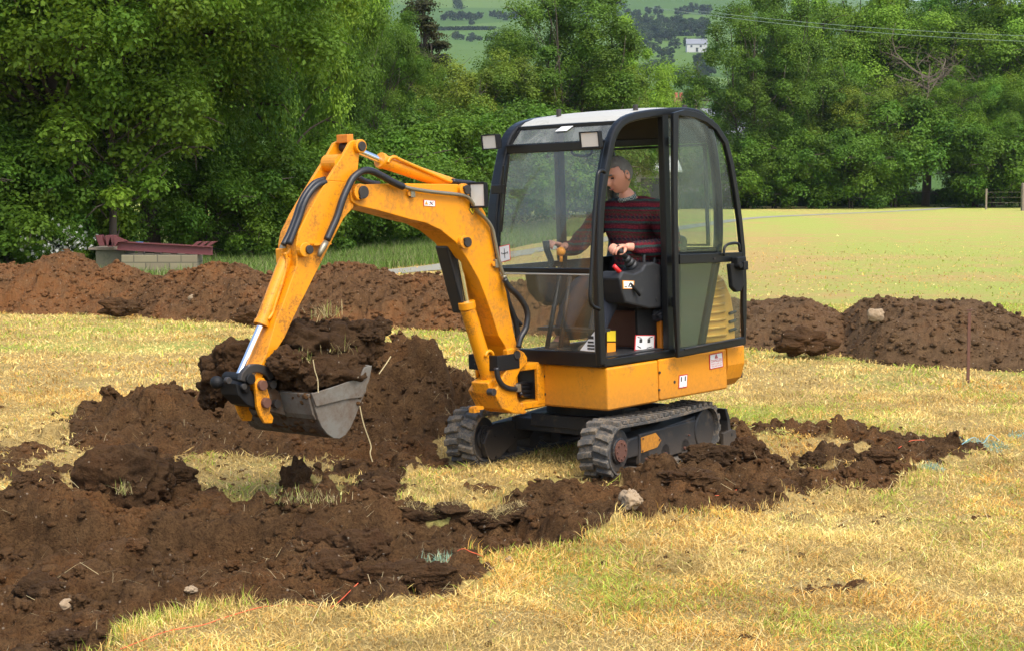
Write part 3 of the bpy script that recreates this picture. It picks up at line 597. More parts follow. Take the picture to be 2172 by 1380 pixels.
# outer guard plate with the orange pentagon
pl=TS(.60,(1356.5,920),(1496,884),(1503.7,893),(1503.7,942),(1356.5,985)); b=MB(TR); b.plate([(p[0],p[2]) for p in pl],.57,.60); gp=b.build('side_guard',M['steel_black'],EX,bevel=.006)
pl=TS(.603,(1360,927),(1390.6,917),(1402.5,932),(1394,947.5),(1360.6,959.4)); b=MB(TR); b.plate([(p[0],p[2]) for p in pl],.60,.604); b.build('orange_badge',M['yellow'],gp)
for q in ((1363,929),(1398,931),(1362,955),(1371,973),(1412,961),(1452,949),(1461,922),(1484,940),(1490,938)):
    p=TS(.603,q)[0]; b=MB(TR); r0=.011 if q[1]>945 and q[0]>1365 else .006; b.cyl((p[0],.60,p[2]),(p[0],.612,p[2]),r0,8).build('bolt',M['rust'],gp)
# inner arm of the far track
pl=TS(-.40,(1035,912),(1060,897),(1118,886),(1122,905),(1095,930),(1063,966),(1045,976),(1033,968),(1026,940)); b=MB(TR); b.plate([(p[0],p[2]) for p in pl],-.44,-.395); ia=b.build('inner_arm',M['steel_black'],EX,bevel=.006)
for q in ((1049,924),(1091,925),(1050,968)): p=TS(-.40,q)[0]; b=MB(TR); b.cyl((p[0],-.40,p[2]),(p[0],-.385,p[2]),.009,8).build('bolt',M['pin'],ia)
b=MB(TR); b.box((.20,0,.25),(.16,.86,.085)); b.box((-.22,0,.25),(.16,.86,.085)); b.box((0,0,.29),(.62,.5,.09)); b.build('crossmember',M['steel_black'],EX,bevel=.008)
b=MB(TR); b.cyl((0,0,.32),(0,0,.44),.27,40); b.build('slew_ring',M['black_matt'],EX)
# dozer blade at the back
b=MB(TR); b.prism([(-.98,-.60,.03),(-1.02,-.60,.12),(-1.0,-.60,.22),(-.95,-.60,.29),(-.92,-.60,.29),(-.965,-.60,.2),(-.975,-.60,.12),(-.94,-.60,.03)],(0,1.2,0))
for s in (-.3,.3): b.tube([(-.45,s,.22),(-.97,s,.14)],.04,rect=(.06,.08))
db=b.build('dozer_blade',M['steel_black'],EX,bevel=.004)
pl=TS(.60,(1532,918),(1550,909),(1558,911),(1560,925),(1553,955),(1532,955)); b=MB(TR); b.plate([(p[0],p[2]) for p in pl],.585,.61); b.build('blade_end_plate',M['steel_black'],db,bevel=.004)
p=TS(.612,(1553,920))[0]; b=MB(TR); b.cyl((p[0],.608,p[2]),(p[0],.613,p[2]),.014,14).build('pin_hole_shade_disc',M['ink'],db)  # raised black disc puts the hole's shade into colour; nothing is cut

# ---- house body panels
WS=.4457
def arc(s_a,s_b,n=14,cx=-.02,R0=.985): 
    o=[]
    for i in range(n): s=s_a+(s_b-s_a)*i/(n-1); o.append((-math.sqrt(max(.01,R0**2-s*s*1.3))+cx,s))
    return o
def loft(b,plan,zs):       # plan polygon (F,S); zs = list of (z, inset towards centroid)
    c=np.mean(np.array(plan),0); n=len(plan); V=[]
    for z,i_ in zs:
        for p in plan: d=np.array(p)-c; l=np.linalg.norm(d); q=c+d*(1-i_/l); V.append((q[0],q[1],z))
    F=[tuple(range(n))]+[tuple(range(n*len(zs)-1,n*(len(zs)-1)-1,-1))]
    for k in range(len(zs)-1):
        for i in range(n): a,c_=k*n+i,k*n+(i+1)%n; F.append((a,a+n,c_+n,c_))
    b.add(V,F); return b
b=MB(); loft(b,[(.56,-.42),(.56,.41),(-.7,.41),(-.88,.2),(-.9,-.2),(-.7,-.41)],[(.455,0),(.73,0)]).build('chassis',M['black_matt'],EX)
zs=[(.437,.030),(.455,.010),(.49,.0),(.713,0)]
def quadpanel(b,x0,x1,s0,s1,zs_):
    return loft(b,[(x0,s0),(x0,s1),(x1,s1),(x1,s0)],zs_)
b=MB(); loft(b,[(.60,-.13),(.60,WS),(.082,WS),(.082,WS-.3),(.3,-.13)],[(.430,.012),(.445,.0),(.713,0)]).build('front_side_panel',M['yellow'],EX,bevel=.014,seg=3)
sp=MB(); loft(sp,[(.078,WS-.3),(.078,WS+.002),(-.66,WS+.002),(-.66,WS-.3)],[(.437,.012),(.452,.0),(.715,0)]).build('rear_side_panel',M['yellow'],EX,bevel=.014,seg=3)
b=MB(); loft(b,[(-.664,-WS),(-.664,WS+.006)]+[(x,s) for x,s in arc(WS,-WS)],[(.447,.10),(.50,.035),(.60,.0),(.72,.0)]).build('counterweight',M['yellow'],EX,bevel=.012,seg=3)
b=MB(); loft(b,[(.60,-.54),(.60,-.40),(-.66,-.40),(-.66,-.54)],[(.437,.004),(.713,0)]).build('side_panel',M['yellow'],EX,bevel=.01)
b=MB(); b.box((.585,-.45,.575),(.03,.15,.27)).build('corner_panel',M['yellow'],EX)
for q in ((1154,797),(1156,835)): p=HF(.602,q)[0]; b=MB(); b.cyl((.598,p[1],p[2]),(.608,p[1],p[2]),.009,8).build('bolt',M['pin'],EX)
for q in ((1399,789),(1398,826)): p=HS(WS+.002,q)[0]; b=MB(); b.cyl((p[0],WS-.002,p[2]),(p[0],WS+.008,p[2]),.008,8).build('bolt',M['pin'],EX)
p=HS(WS+.003,(1431,809))[0]; b=MB(); b.cyl((p[0],WS,p[2]),(p[0],WS+.004,p[2]),.011,12).build('lock_hole_shade_disc',M['ink'],EX)  # black disc painted for the shade inside the lock; panel is uncut
# dark stripe on the counterweight
st=HS(WS+.004,(1554,731),(1562,731),(1561,765),(1556,795),(1550,803),(1550,790),(1554,765))
A_=arc(WS,-WS)
b=MB(); P=[(-math.sqrt(.985**2-1.3*s*s)-.022,s) for s in np.linspace(.40,.36,3)]
b.prism([(P[0][0]-.004,P[0][1],.49),(P[0][0]-.004,P[0][1],.722),(P[2][0]-.004,P[2][1],.722),(P[2][0]-.004,P[2][1],.49)],(.02,.0,0)).build('dark_stripe',M['ink'],EX)
# DANGER sticker etc
q=HS(WS+.004,(1505,783),(1534,777),(1532,745),(1504,751))
sticker('sticker',q,EX,'white','red',.06,marks=[('red',[(.5,.97),(.38,.66),(.62,.66)]),('white',[(.5,.9),(.43,.70),(.57,.70)])],text=[('DANGER',(.1,.42,.9,.62),'red'),('KEEP CLEAR OF',(.12,.26,.88,.37),'red'),('MACHINE SWING',(.12,.11,.88,.22),'red')],label='white warning sticker reading DANGER KEEP CLEAR OF MACHINE SWING')
q=HS(WS+.004,(1439,823),(1457,820),(1458,792),(1440,795)); sticker('sticker',q,EX,'white','red',.07,marks=[('ink',B(.2,.5,.12,.35)),('ink',B(.66,.5,.12,.35)),('ink',B(.4,.15,.2,.02))],label='small white sticker with two black arrows')

# ---- swing bracket and kingpost
b=MB(); zt,zb=.685,.475
b.prism([(.60,-.11,zt),(.60,-.37,zt),(.80,-.33,zt),(.86,-.26,zt),(.86,-.18,zt),(.80,-.13,zt)],(0,0,.045)); b.prism([(.60,-.11,zb),(.60,-.37,zb),(.80,-.33,zb),(.86,-.26,zb),(.86,-.18,zb),(.80,-.13,zb)],(0,0,-.045))
b.box((.635,-.125,.58),(.07,.03,.26)); b.box((.635,-.36,.58),(.07,.03,.26)); b.cyl((.81,-.22,.42),(.81,-.22,.75),.045,20)
b.build('swing_bracket',M['yellow_dirty'],EX,bevel=.006)
b=MB(); b.box((.615,-.24,.58),(.02,.22,.2)).build('recess_shade_block',M['ink'],EX)  # black block added where the bracket opening falls into shade
k=[(1076,741),(1088,737),(1098,738),(1112,746),(1119,757),(1119,770),(1105,783),(1095,803),(1098,845),(1119,874),(1112,877),(1090,876),(1065,866),(1048,832),(1064,804),(1078,776)]
kp=[(p[0],p[2]) for p in HS(-.10,*k)]
b=MB(); b.plate(kp,-.145,-.10); b.plate(kp,-.345,-.30); km=[(p[0],p[2]) for p in HS(-.12,(1090,876),(1065,866),(1045,835),(1040,812),(1058,800),(1085,812),(1098,845))]; b.plate(km,-.30,-.145)
KP=b.build('kingpost',M['yellow_dirty'],EX,bevel=.008)
def pin(q,s,r,ln=.03,parent=None,nm='pin',m='pin'):
    p=HS(s,q)[0]; b=MB(); b.cyl((p[0],s-.01,p[2]),(p[0],s+ln-.01,p[2]),r,18); return b.build(nm,M[m],parent,bevel=.003)
pin((1095,752),-.10,.028,.025,KP); pin((1039,830),-.12,.024,.05,KP)
b=MB(); pp=HS(-.12,(1030,866))[0]; b.box((pp[0],-.2,pp[2]),(.07,.06,.02)); pp=HS(-.12,(1025,880))[0]; b.box((pp[0],-.2,pp[2]+.03),(.05,.05,.03)); b.build('lug',M['yellow_dirty'],KP)
# ---- boom
SB0,SB1=-.32,-.12
bo=[(755,393),(800,390.5),(855,389.5),(968,391),(985,394),(996,402),(1012,424),(1029,451),(1040,486),(1053,554),(1074,618),(1089,700),(1100,745),(1098,760),(1088,764),(1080,757),(1072,735),(1058,712),(1044,668),(1032,634),(1016,593),(994,554),(968,515),(936,489),(903,473),(871,466),(807,448),(760,437),(746,428),(743,408),(747,397)]
bp=[(p[0],p[2]) for p in HS(SB1,*bo)]
b=MB(); b.plate(bp,SB0,SB1); BOOM=b.build('boom',M['yellow'],EX,bevel=.005)
for q,r0 in (((763,408),.038),((983,403),.030),((984,514),.032)):
    p=HS(SB1,q)[0]; b=MB(); b.cyl((p[0]+.015,SB1-.005,p[2]),(p[0]+.015,SB1+.03,p[2]),r0*1.35,20).build('boss',M['yellow_dirty'],BOOM,bevel=.004); b=MB(); b.cyl((p[0],SB1,p[2]),(p[0],SB1+.042,p[2]),r0,20).build('pin',M['pin'],BOOM,bevel=.003)
for q in ((757,419),(977,399),(978,508)): p=HS(SB1,q)[0]; b=MB(); b.cyl((p[0],SB1+.02,p[2]),(p[0],SB1+.045,p[2]),.011,8).build('bolt',M['pin'],BOOM)
for q,a in (((871,410),1),((1050,559),1)):
    p=HS(SB1,q)[0]; b=MB(); b.box((p[0],SB1+.012,p[2]),(.035,.025,.055)).build('pipe_clamp',M['pipe'],BOOM,bevel=.003); p=HS(SB1,(q[0]-6,q[1]+1))[0]; b=MB(); b.cyl((p[0],SB1-.003,p[2]),(p[0],SB1+.018,p[2]),.016,12).build('boss',M['yellow'],BOOM)
q=HS(SB1+.001,(898,437),(923,439),(923,426),(898,424)); sticker('sticker',q,BOOM,'white','red',.05,marks=[('knob',[(.08,.25),(.36,.25),(.22,.8)]),('ink',B(.2,.35,.04,.22)),('red',[(.45,.2),(.5,.2),(.85,.8),(.8,.8)]),('ink',[(.5,.65),(.56,.75),(.8,.3),(.74,.25)])],label='small white warning sticker with an orange triangle')
q=HS(SB1+.001,(1002,456),(1009,446),(1001,436),(994,444)); sticker('sticker',q,BOOM,'ylab','ink',.08,marks=[('ink',[(.3,.3),(.45,.3),(.5,.6),(.7,.7),(.6,.8),(.35,.6)])],label='yellow diamond warning sticker')
# ---- arm (dipper)
AS0,AS1=-.305,-.135
al=[(694,383),(741,387),(753,388),(750,440),(729,464),(691,538),(665,589),(626,667),(604,715),(574,763),(556,800),(557,822),(549,828),(540,822),(538,800),(564,752),(584,684),(600,645),(629,564),(628,520),(633,493),(652,454),(678,409)]
ap=[(p[0],p[2]) for p in HS(AS1,*al)]
b=MB(); b.plate(ap,AS0,AS1); 
au=[(694,383),(700,373),(726,332),(737,312),(742,302),(752,297),(763,300),(768,311),(763,322),(758,373),(753,389)]
up=[(p[0],p[2]) for p in HS(AS1,*au)]; b.plate(up,AS1-.022,AS1); b.plate(up,AS0,AS0+.022)
ARM=b.build('arm',M['yellow_arm'],EX,bevel=.004)
p=HS(AS1,(728,345))[0]; b=MB(); b.cyl((p[0],AS0+.02,p[2]),(p[0],AS1-.02,p[2]),.05,20).build('cross_tube',M['yellow'],ARM)
p=HS(AS1,(760,311))[0]; PT=np.array([p[0],0,p[2]]); b=MB(); b.cyl((p[0],AS1-.005,p[2]),(p[0],AS1+.03,p[2]),.042,20).build('boss',M['yellow'],ARM,bevel=.004); b=MB(); b.cyl((p[0],AS0-.01,p[2]),(p[0],AS1+.04,p[2]),.029,20).build('pin',M['pin'],ARM,bevel=.003)
b=MB(); b.box((p[0]+.03,-.22,p[2]+.05),(.05,.10,.05)).build('lug',M['deep_orange'],ARM,bevel=.004)
for q,r0,rb in (((640,530),.026,.044),):
    p=HS(AS1,q)[0]; b=MB(); b.cyl((p[0],AS1-.005,p[2]),(p[0],AS1+.04,p[2]),rb,20).build('boss',M['yellow'],ARM,bevel=.005); b=MB(); b.cyl((p[0]-.02,AS1,p[2]),(p[0]-.02,AS1+.055,p[2]),r0,18).build('pin',M['pin'],ARM,bevel=.003)
p=HS(AS1,(676,525))[0]; b=MB(); b.box((p[0],AS1+.02,p[2]+.02),(.13,.04,.012)).build('hose_bracket',M['yellow_dirty'],ARM)
b=MB(); h_=HS(AS1+.05,(692,513),(686,523),(680,534),(676,545)); b.tube(h_,[.017,.021,.018,.012],10).build('hose_coupling',M['pipe'],ARM,sm=True)
# dipper cylinder on top of the boom
def line(m,a,b_,r,nm,parent,n=20,bev=0): x=MB(); x.cyl(a,b_,r,n); return x.build(nm,M[m],parent,sm=False,bevel=bev)
SC=-.22
def CS(*q): return [np.array(x) for x in HS(SC,*q)]
a0,a1,a2=CS((748,309),(812,343),(985,401))
a0[0],a0[2]=PT[0],PT[2]
DC=line('yellow',a1,a2,.043,'dipper_cylinder',EX,24,.004); line('chrome',a0,a1,.021,'chrome_rod',DC); line('yellow',a1+(a1-a2)*.0,a1+(a0-a1)*.10,.050,'cylinder_gland',DC,24,.004)
b=MB(); b.tube(spline(HS(SC+.05,(822,346),(828,336),(838,334),(850,340),(905,364),(945,382),(962,387)),5),.011,8).build('cylinder_pipe',M['yellow'],DC,sm=True)
# boom cylinder
c0,c1,c2=CS((964,500),(992,655),(1046,832))
BC=line('yellow_arm',c1,c2,.050,'boom_cylinder',EX,24,.004); line('chrome',c0,c1,.024,'chrome_rod',BC); line('yellow',c1,c1+(c0-c1)*.1,.056,'cylinder_gland',BC,24,.004)
b=MB(); P=HS(-.30,(1000,655),(1012,760),(1012,800)); b.tube(P,.012,8).build('cylinder_pipe',M['yellow'],BC,sm=True)
g=[np.array(x) for x in HS(-.28,(942,518),(978,652))]; b=MB(); dirv=nrm(g[1]-g[0]); b.tube([g[0],g[0]*.02+g[1]*.98,g[1]+dirv*.03],.1,rect=(.115,.07)); b.build('hose_guard',M['hose'],BC,bevel=.012,seg=2)
# strap bracket round the boom cylinder
zc_=HS(-.12,(1050,770))[0][2]
F1=HS(-.36,(996,765))[0][0]
b=MB(); b.box((F1,-.23,zc_),(.012,.27,.10)); b.box((F1-.10,-.10,zc_),(.20,.012,.10)); b.box((F1-.10,-.36,zc_),(.20,.012,.10)); SB_=b.build('hose_strap',M['black_matt'],EX,bevel=.004)
for z in (-.012,.016): b=MB(); b.cyl((F1+.004,-.30,zc_+z),(F1+.012,-.30,zc_+z),.008,8).build('bolt',M['pin'],SB_)
b=MB(); p=HS(-.16,(1040,752))[0]; 
b.tube([(p[0]+.035*math.cos(a)+.0,-.17,p[2]-.01+.035*math.sin(a)) for a in np.linspace(0,PI,9)],.012,8).build('lifting_eye',M['yellow'],KP,sm=True)
# bucket cylinder
d0,d1,d2=CS((622,533),(560,692),(513,800)); off=np.array([0.,0,0])
d0,d1,d2=[np.array(x) for x in HS(SC,(607,548),(553,690),(506,797))]
KC=line('yellow_arm',d0,d1,.040,'bucket_cylinder',EX,24,.004); line('chrome',d1,d2,.020,'chrome_rod',KC); line('yellow',d1,d1+(d0-d1)*.06,.046,'cylinder_gland',KC,24,.004)
p=HS(AS1,(640,530))[0]; b=MB(); b.tube([(p[0],-.22,p[2]),tuple(d0)],.05,rect=(.07,.08)).build('cylinder_eye',M['yellow_dirty'],KC,bevel=.01)
b=MB(); b.tube(spline(HS(SC+.035,(604,536),(608,556),(598,600),(585,640),(578,664),(568,678)),5),.011,8).build('cylinder_pipe',M['yellow_dirty'],KC,sm=True)
p=HS(SC-.02,(598,543))[0]; b=MB(); b.box((p[0],p[1],p[2]),(.05,.06,.09)).build('port_block',M['yellow_dirty'],KC,bevel=.008)
# linkage
LK=d2
pA=HS(SC,(553,812))[0]; pB=HS(SC,(562,853))[0]
def crescent(s0,s1,nm):
    pts=[]
    a=HS((s0+s1)/2,(487,803),(495,790),(509,782),(526,781),(541,787),(552,797)); 
    return a
for s0,s1 in ((-.325,-.29),(-.15,-.115)):
    a=[np.array(x) for x in HS((s0+s1)/2,(513,808),(518,792),(530,782),(545,780),(560,785),(570,794),(574,803))]
    b=MB(); b.tube(spline(a,4),.1,rect=(.035,.05)).build('guide_link',M['pin'],ARM,bevel=.006)
b=MB(); b.cyl((LK[0],-.34,LK[2]-.01),(LK[0],-.10,LK[2]-.01),.032,18); 
e1=HS(-.20,(482,812))[0]; b.ball((e1[0],-.3,e1[2]),.038,10); 
b.tube([HS(-.30,(480,812))[0],HS(-.2,(500,820))[0],HS(-.12,(525,822))[0]],[.032,.036,.030],14)
b.prism(HS(-.14,(500,812),(532,826),(545,850),(540,864),(525,858),(505,838)),HS(-.30,(505,838))[0]*np.array([0,0,0])+np.array([0,-.16,0]))
TL=b.build('tipping_link',M['black_matt'],EX,bevel=.006)
pin((482,806),-.16,.02,.03,TL); pin((517,819),-.12,.018,.02,TL)
# hitch plates
hp=[(541,812),(549,801),(560,800),(566,808),(566,820),(572,838),(575,858),(573,872),(581,885),(578,897),(562,897),(552,880),(546,862),(544,838)]
hpl=[(p[0],p[2]) for p in HS(-.11,*hp)]
b=MB(); b.plate(hpl,-.135,-.11); b.plate(hpl,-.33,-.305); HT=b.build('bucket_hitch',M['yellow_dirty'],EX,bevel=.005)
pin((554,816),-.11,.030,.035,HT,m='rust'); pin((562,853),-.11,.030,.035,HT,m='rust')
b=MB(); b.cyl((pA[0],-.33,pA[2]),(pA[0],-.1,pA[2]),.024,16); b.cyl((pB[0],-.33,pB[2]),(pB[0],-.1,pB[2]),.024,16); b.build('hitch_pins',M['pin'],HT)
# ---- bucket
BS0,BS1=-.575,.13
prof=[(660,832),(662,850),(667,868),(673,888),(681,905),(692,919),(705,928),(718,929),(731,921),(742,905),(752,882),(763,853),(775,826)]
bpx=[(p[0],p[2]) for p in HS(BS1,*prof)]
ctr=np.mean(np.array(bpx),0)
b=MB(); inn=[tuple(np.array(p)+(ctr-np.array(p))*.045) for p in bpx]
n=len(bpx); V=[(p[0],BS0,p[1]) for p in bpx]+[(p[0],BS1-.004,p[1]) for p in bpx]+[(p[0],BS0,p[1]) for p in inn]+[(p[0],BS1-.004,p[1]) for p in inn]
F=[(i,i+1,n+i+1,n+i) for i in range(n-1)]+[(2*n+i+1,2*n+i,3*n+i,3*n+i+1) for i in range(n-1)]+[(0,n,3*n,2*n),(n-1,2*n+n-1,3*n+n-1,2*n-1)]
b.add(V,F); BK=b.build('bucket',M['bucket'],EX,bevel=0)
b=MB(); b.plate(bpx,BS1-.006,BS1+.010); b.build('side_plate',M['bucket_side'],BK,bevel=.003); b=MB(); b.plate(bpx,BS0-.008,BS0+.006); b.build('side_plate',M['bucket'],BK,bevel=.003)
cut=[(659,834),(712,817),(761,800),(771,778),(787,774),(782,803),(765,842),(735,845),(669,861)]
cp=[(p[0],p[2]) for p in HS(BS1+.012,*cut)]
b=MB(); b.plate(cp,BS1+.010,BS1+.022).build('side_cutter',M['bucket_side'],BK,bevel=.003)
b=MB(); lip=bpx[-1]; cl=cp[4]; b.plate([(lip[0]+.01,lip[1]-.02),(lip[0]-.012,lip[1]-.02),(cl[0]-.01,cl[1]),(cl[0]+.012,cl[1])],BS0+.01,BS1-.01).build('cutting_edge',M['bucket_side'],BK,bevel=.003)
# thick upper back plate (rolled) with ridge
up_=[(p[0],p[2]) for p in HS(BS1,(660,834),(664,855),(670,878),(676,888))]
b=MB(); V=[]
o_=[(x+.016,z-.002) for x,z in up_]; b.plate(up_+o_[::-1],BS0+.1,BS1-.008).build('back_wear_plate',M['bucket_side'],BK,bevel=.004)
b=MB()
for s in (-.295,-.145): b.plate([(bpx[0][0]-.01,bpx[0][1]-.03),(pA[0]+.02,pA[2]+.01),(pA[0]+.03,pB[2]-.035),(bpx[3][0],bpx[3][1])],s-.010,s+.010)
b.build('hitch_ears',M['bucket'],BK,bevel=.004)
# ---- hoses and pipes
def hose(pts,s,r,nm='hose',m='hose',parent=None,n=6): 
    P=[np.array(HS(q[2] if len(q)>2 else s,q[:2])[0]) for q in pts]; b=MB(); return b.tube(spline(P,n),r,9).build(nm,M[m],parent or EX,sm=True)
Z3=lambda *P: [((x/3.103+420),(y/3.103+280)) for x,y in P]
hose(Z3((1350,362),(1290,335),(1200,285),(1130,256),(1075,262),(1020,305),(985,370),(950,450),(915,560),(880,640),(848,712)),-.085,.022)
hose(Z3((1345,358),(1400,374),(1480,387),(1560,398),(1660,408),(1750,420),(1790,445),(1840,520),(1895,575),(1935,635),(1955,720),(1975,820),(1995,900),(2013,945)),-.095,.0125,'hydraulic_pipe','pipe')
hose(Z3((2013,945),(2016,975))+[(1070,600)],-.095,.019,'hose_coupling','pipe')
Z2=lambda *P: [((x/2.935+900),(y/2.935+600)) for x,y in P]
hose([(1070,592)]+Z2((530,30),(580,75),(625,140),(642,200),(632,280),(600,340),(585,400)),-.06,.019)
hose([(1068,596)]+Z2((520,110),(550,190),(572,260),(580,340),(570,400)),-.16,.019)
hose(Z2((512,30),(505,60),(560,210),(600,260)),-.2,.017)
hose(Z3((835,312),(770,335),(712,400),(670,480),(640,570),(600,670),(562,745)),-.185,.018)
hose(Z3((840,330),(790,350),(740,400),(700,470),(670,560),(635,650),(600,740)),-.15,.018)
for q in ((562,750),(596,748)): P=Z3(q,(q[0]-14,q[1]+42)); b=MB(); b.tube([HS(-.24,P[0])[0],HS(-.24,P[1])[0]],[.021,.017],8).build('hose_coupling',M['pipe'],EX)
hose(Z3((1050,300),(1090,322),(1130,335),(1190,345)),-.20,.018); hose(Z3((1675,325),(1720,332),(1790,340),(1850,355)),-.16,.018)
hose(Z2((448,525),(460,590),(490,635),(530,655),(570,658)),-.09,.018); hose(Z2((335,530),(335,600),(345,650),(362,668)),-.33,.018)
p=HS(-.10,(1096,822))[0]; b=MB(); b.box((p[0],-.10,p[2]),(.045,.045,.05)).build('hose_coupling',M['pipe'],EX,bevel=.005)
for k in range(4): hose([(1095+k*3,816+k*6,-.12),(1110,812+k*9,-.2),(1130,815+k*7,-.24),(1145,818+k*6,-.28)],0,.014)
# ---- work lights
def worklight(c,w_,h_,yaw,tilt,parent):
    A=np.array([[math.cos(yaw)*math.cos(tilt),math.sin(yaw)*math.cos(tilt),-math.sin(tilt)],[-math.sin(yaw),math.cos(yaw),0],[math.cos(yaw)*math.sin(tilt),math.sin(yaw)*math.sin(tilt),math.cos(tilt)]])
    c=np.array(c); b=MB()
    V=[];F=[]
    for (x,s) in ((-.045,.62),(-.02,.92),(.03,1.0),(.03,.86),(.022,.84)):
        for (i,j) in ((-1,-1),(1,-1),(1,1),(-1,1)): V.append(c+A.T@np.array([x,i*w_/2*s,j*h_/2*s]))
    F=[(0,1,2,3)]+[(k*4+i,k*4+(i+1)%4,(k+1)*4+(i+1)%4,(k+1)*4+i) for k in range(4) for i in range(4)]
    b.add(V,F); o=b.build('work_light',M['black_matt'],parent,bevel=.006)
    b=MB(); b.box(c+A.T@np.array([.019,0,0]),(.008,w_*.85,h_*.83),A).build('lens',M['lens'],o)
p=HF(.60,(1255,296))[0]; worklight((.60,p[1],p[2]),.155,.108,.12,.12,EX)
p=HF(.60,(1043,301))[0]; worklight((.60,p[1],p[2]),.145,.103,0,.10,EX)
p=HS(-.09,(1012,414))[0]; worklight((p[0],-.07,p[2]),.115,.165,.25,.0,EX)
# ================= CAB =================
M['olive']=dirty('dusty_olive_panel',(.075,.08,.05),(.12,.115,.08),.8,.6,8)
prof=[(.625,.73),(.63,1.11),(.625,1.39),(.585,1.78),(.50,2.07),(.44,2.21),(.33,2.295),(.12,2.335),(-.16,2.352),(-.36,2.35),(-.50,2.31),(-.585,2.17),(-.625,1.97),(-.645,1.72),(-.635,1.45),(-.575,1.25),(-.40,.74)]
sp_=[(p[0],p[2]) for p in spline([(x,0,z) for x,z in prof],4)]
CN,CF=.418,-.530
for s,nm in ((CN,'near'),(CF,'far')):
    b=MB(); b.tube([(x,s,z) for x,z in sp_],.1,rect=(.052 if nm=='near' else .085,.056)).build('side_frame',M['black'],EX,bevel=.012)
    b=MB(); b.tube([(.62,s,.745),(-.41,s,.745)],.1,rect=(.05,.05)).build('door_sill',M['black'],EX,bevel=.006)
    b=MB(); b.tube([(-.065,s,.75),(-.075,s,2.33)],.1,rect=(.05,.06)).build('centre_pillar',M['black'],EX,bevel=.006)
def cross(f,z,d,nm='cross_bar',m='black',s0=CF,s1=CN,rz=0): b=MB(); b.box((f,(s0+s1)/2,z),(d[0],s1-s0,d[1])); return b.build(nm,M[m],EX,bevel=.006)
cross(.625,.765,(.045,.095),'lower_front_bar'); cross(.628,1.338,(.03,.032),'windscreen_bar'); cross(.47,2.145,(.05,.06),'upper_front_bar'); cross(.36,2.285,(.03,.028),'roof_bar')
cross(-.60,1.40,(.03,.05),'rear_bar'); cross(-.585,2.17,(.04,.05),'rear_bar')
b=MB(); b.prism([(-.625,CF,1.42),(-.565,CF,1.25),(-.40,CF,.75),(-.385,CF,.75),(-.55,CF,1.25),(-.61,CF,1.42)],(0,CN-CF,0)).build('rear_panel',M['black_matt'],EX)
b=MB(); b.box((.1,-.05,.752),(1.0,.90,.03)).build('floor',M['black_matt'],EX); b=MB(); b.box((.25,.12,.772),(.6,.5,.008)).build('floor_mat',M['console'],EX)
def pane(nm,q,m,t=.005,frame=None):
    q=[np.array(p,float) for p in q]; n=nrm(np.cross(q[1]-q[0],q[-1]-q[0])); b=MB(); b.prism(q,n*t); return b.build(nm,M[m],EX)
w0,w1=CF+.045,CN-.03
# upper windscreen in its own thin frame
fr_=[(.632,1.36),(.600,1.74),(.505,2.11)]
def lean(z): return float(np.interp(z,[1.3,1.39,1.78,2.07,2.2],[.632,.628,.588,.503,.46]))
b=MB(); V=[];zz=[1.355,1.5,1.7,1.9,2.0,2.115]
for z in zz: V+= [(lean(z)+.004,w0,z),(lean(z)+.004,w1,z),(lean(z)-.001,w1,z),(lean(z)-.001,w0,z)]
F=[(0,1,2,3),(len(V)-1,len(V)-2,len(V)-3,len(V)-4)]+[(4*k+i,4*k+(i+1)%4,4*k+4+(i+1)%4,4*k+4+i) for k in range(len(zz)-1) for i in range(4)]
UW=b.add(V,F).build('windscreen',M['glass'],EX)
for s in (w0+.008,w1-.008): b=MB(); b.tube([(lean(z)+.006,s,z) for z in zz],.1,rect=(.022,.02)).build('windscreen_frame',M['black'],UW)
LW=pane('lower_windscreen',[(.632,w0,.815),(.632,w1,.815),(.632,w1,1.32),(.632,w0,1.32)],'glass_dusty')
cross(.636,1.314,(.01,.012),'windscreen_seal','roof',w0,w1)
RG=pane('roof_glass',[(.455,w0,2.175),(.455,w1,2.175),(.355,w1,2.283),(.355,w0,2.283)],'glass_roof',.006)
for s in (w0+.01,w1-.01): b=MB(); b.tube([(.462,s,2.172),(.36,s,2.288)],.1,rect=(.02,.012)).build('roof_glass_frame',M['black'],RG)
# roof
rp=[(.365,2.29),(.30,2.325),(.2,2.352),(.05,2.368),(-.15,2.380),(-.33,2.378),(-.46,2.35),(-.54,2.28),(-.59,2.18)]
b=MB(); V=[];F=[];ns=9
for k,(x,z) in enumerate(rp):
    for i in range(ns): s=CF+.012+(CN-CF-.024)*i/(ns-1); u=2*i/(ns-1)-1; V.append((x,s,z+.012*(1-u**4)))
m_=len(V); V+= [(v[0],v[1],v[2]-.025) for v in V]
for k in range(len(rp)-1):
    for i in range(ns-1): a=k*ns+i; F.append((a,a+1,a+ns+1,a+ns)); F.append((m_+a,m_+a+ns,m_+a+ns+1,m_+a+1))
for i in range(ns-1): F.append((i,m_+i,m_+i+1,i+1)); a=(len(rp)-1)*ns+i; F.append((a,a+1,m_+a+1,m_+a))
for k in range(len(rp)-1): a=k*ns; F.append((a,a+ns,m_+a+ns,m_+a)); a=k*ns+ns-1; F.append((a,m_+a,m_+a+ns,a+ns))
RF=b.add(V,F).build('roof',M['roof'],EX,sm=False)
b=MB(); b.add([(v[0],v[1],v[2]-.03) for v in V[:m_]],[(k*ns+i,k*ns+ns+i,k*ns+ns+i+1,k*ns+i+1) for k in range(len(rp)-1) for i in range(ns-1)]).build('roof_lining',M['lining'],EX)
for q in ((.22,-.25),(.1,.33),(-.42,.33),(-.42,-.3)): b=MB(); b.cyl((q[0],q[1],2.35),(q[0],q[1],2.405),.018,10).build('roof_bolt',M['pin'],RF,bevel=.003)
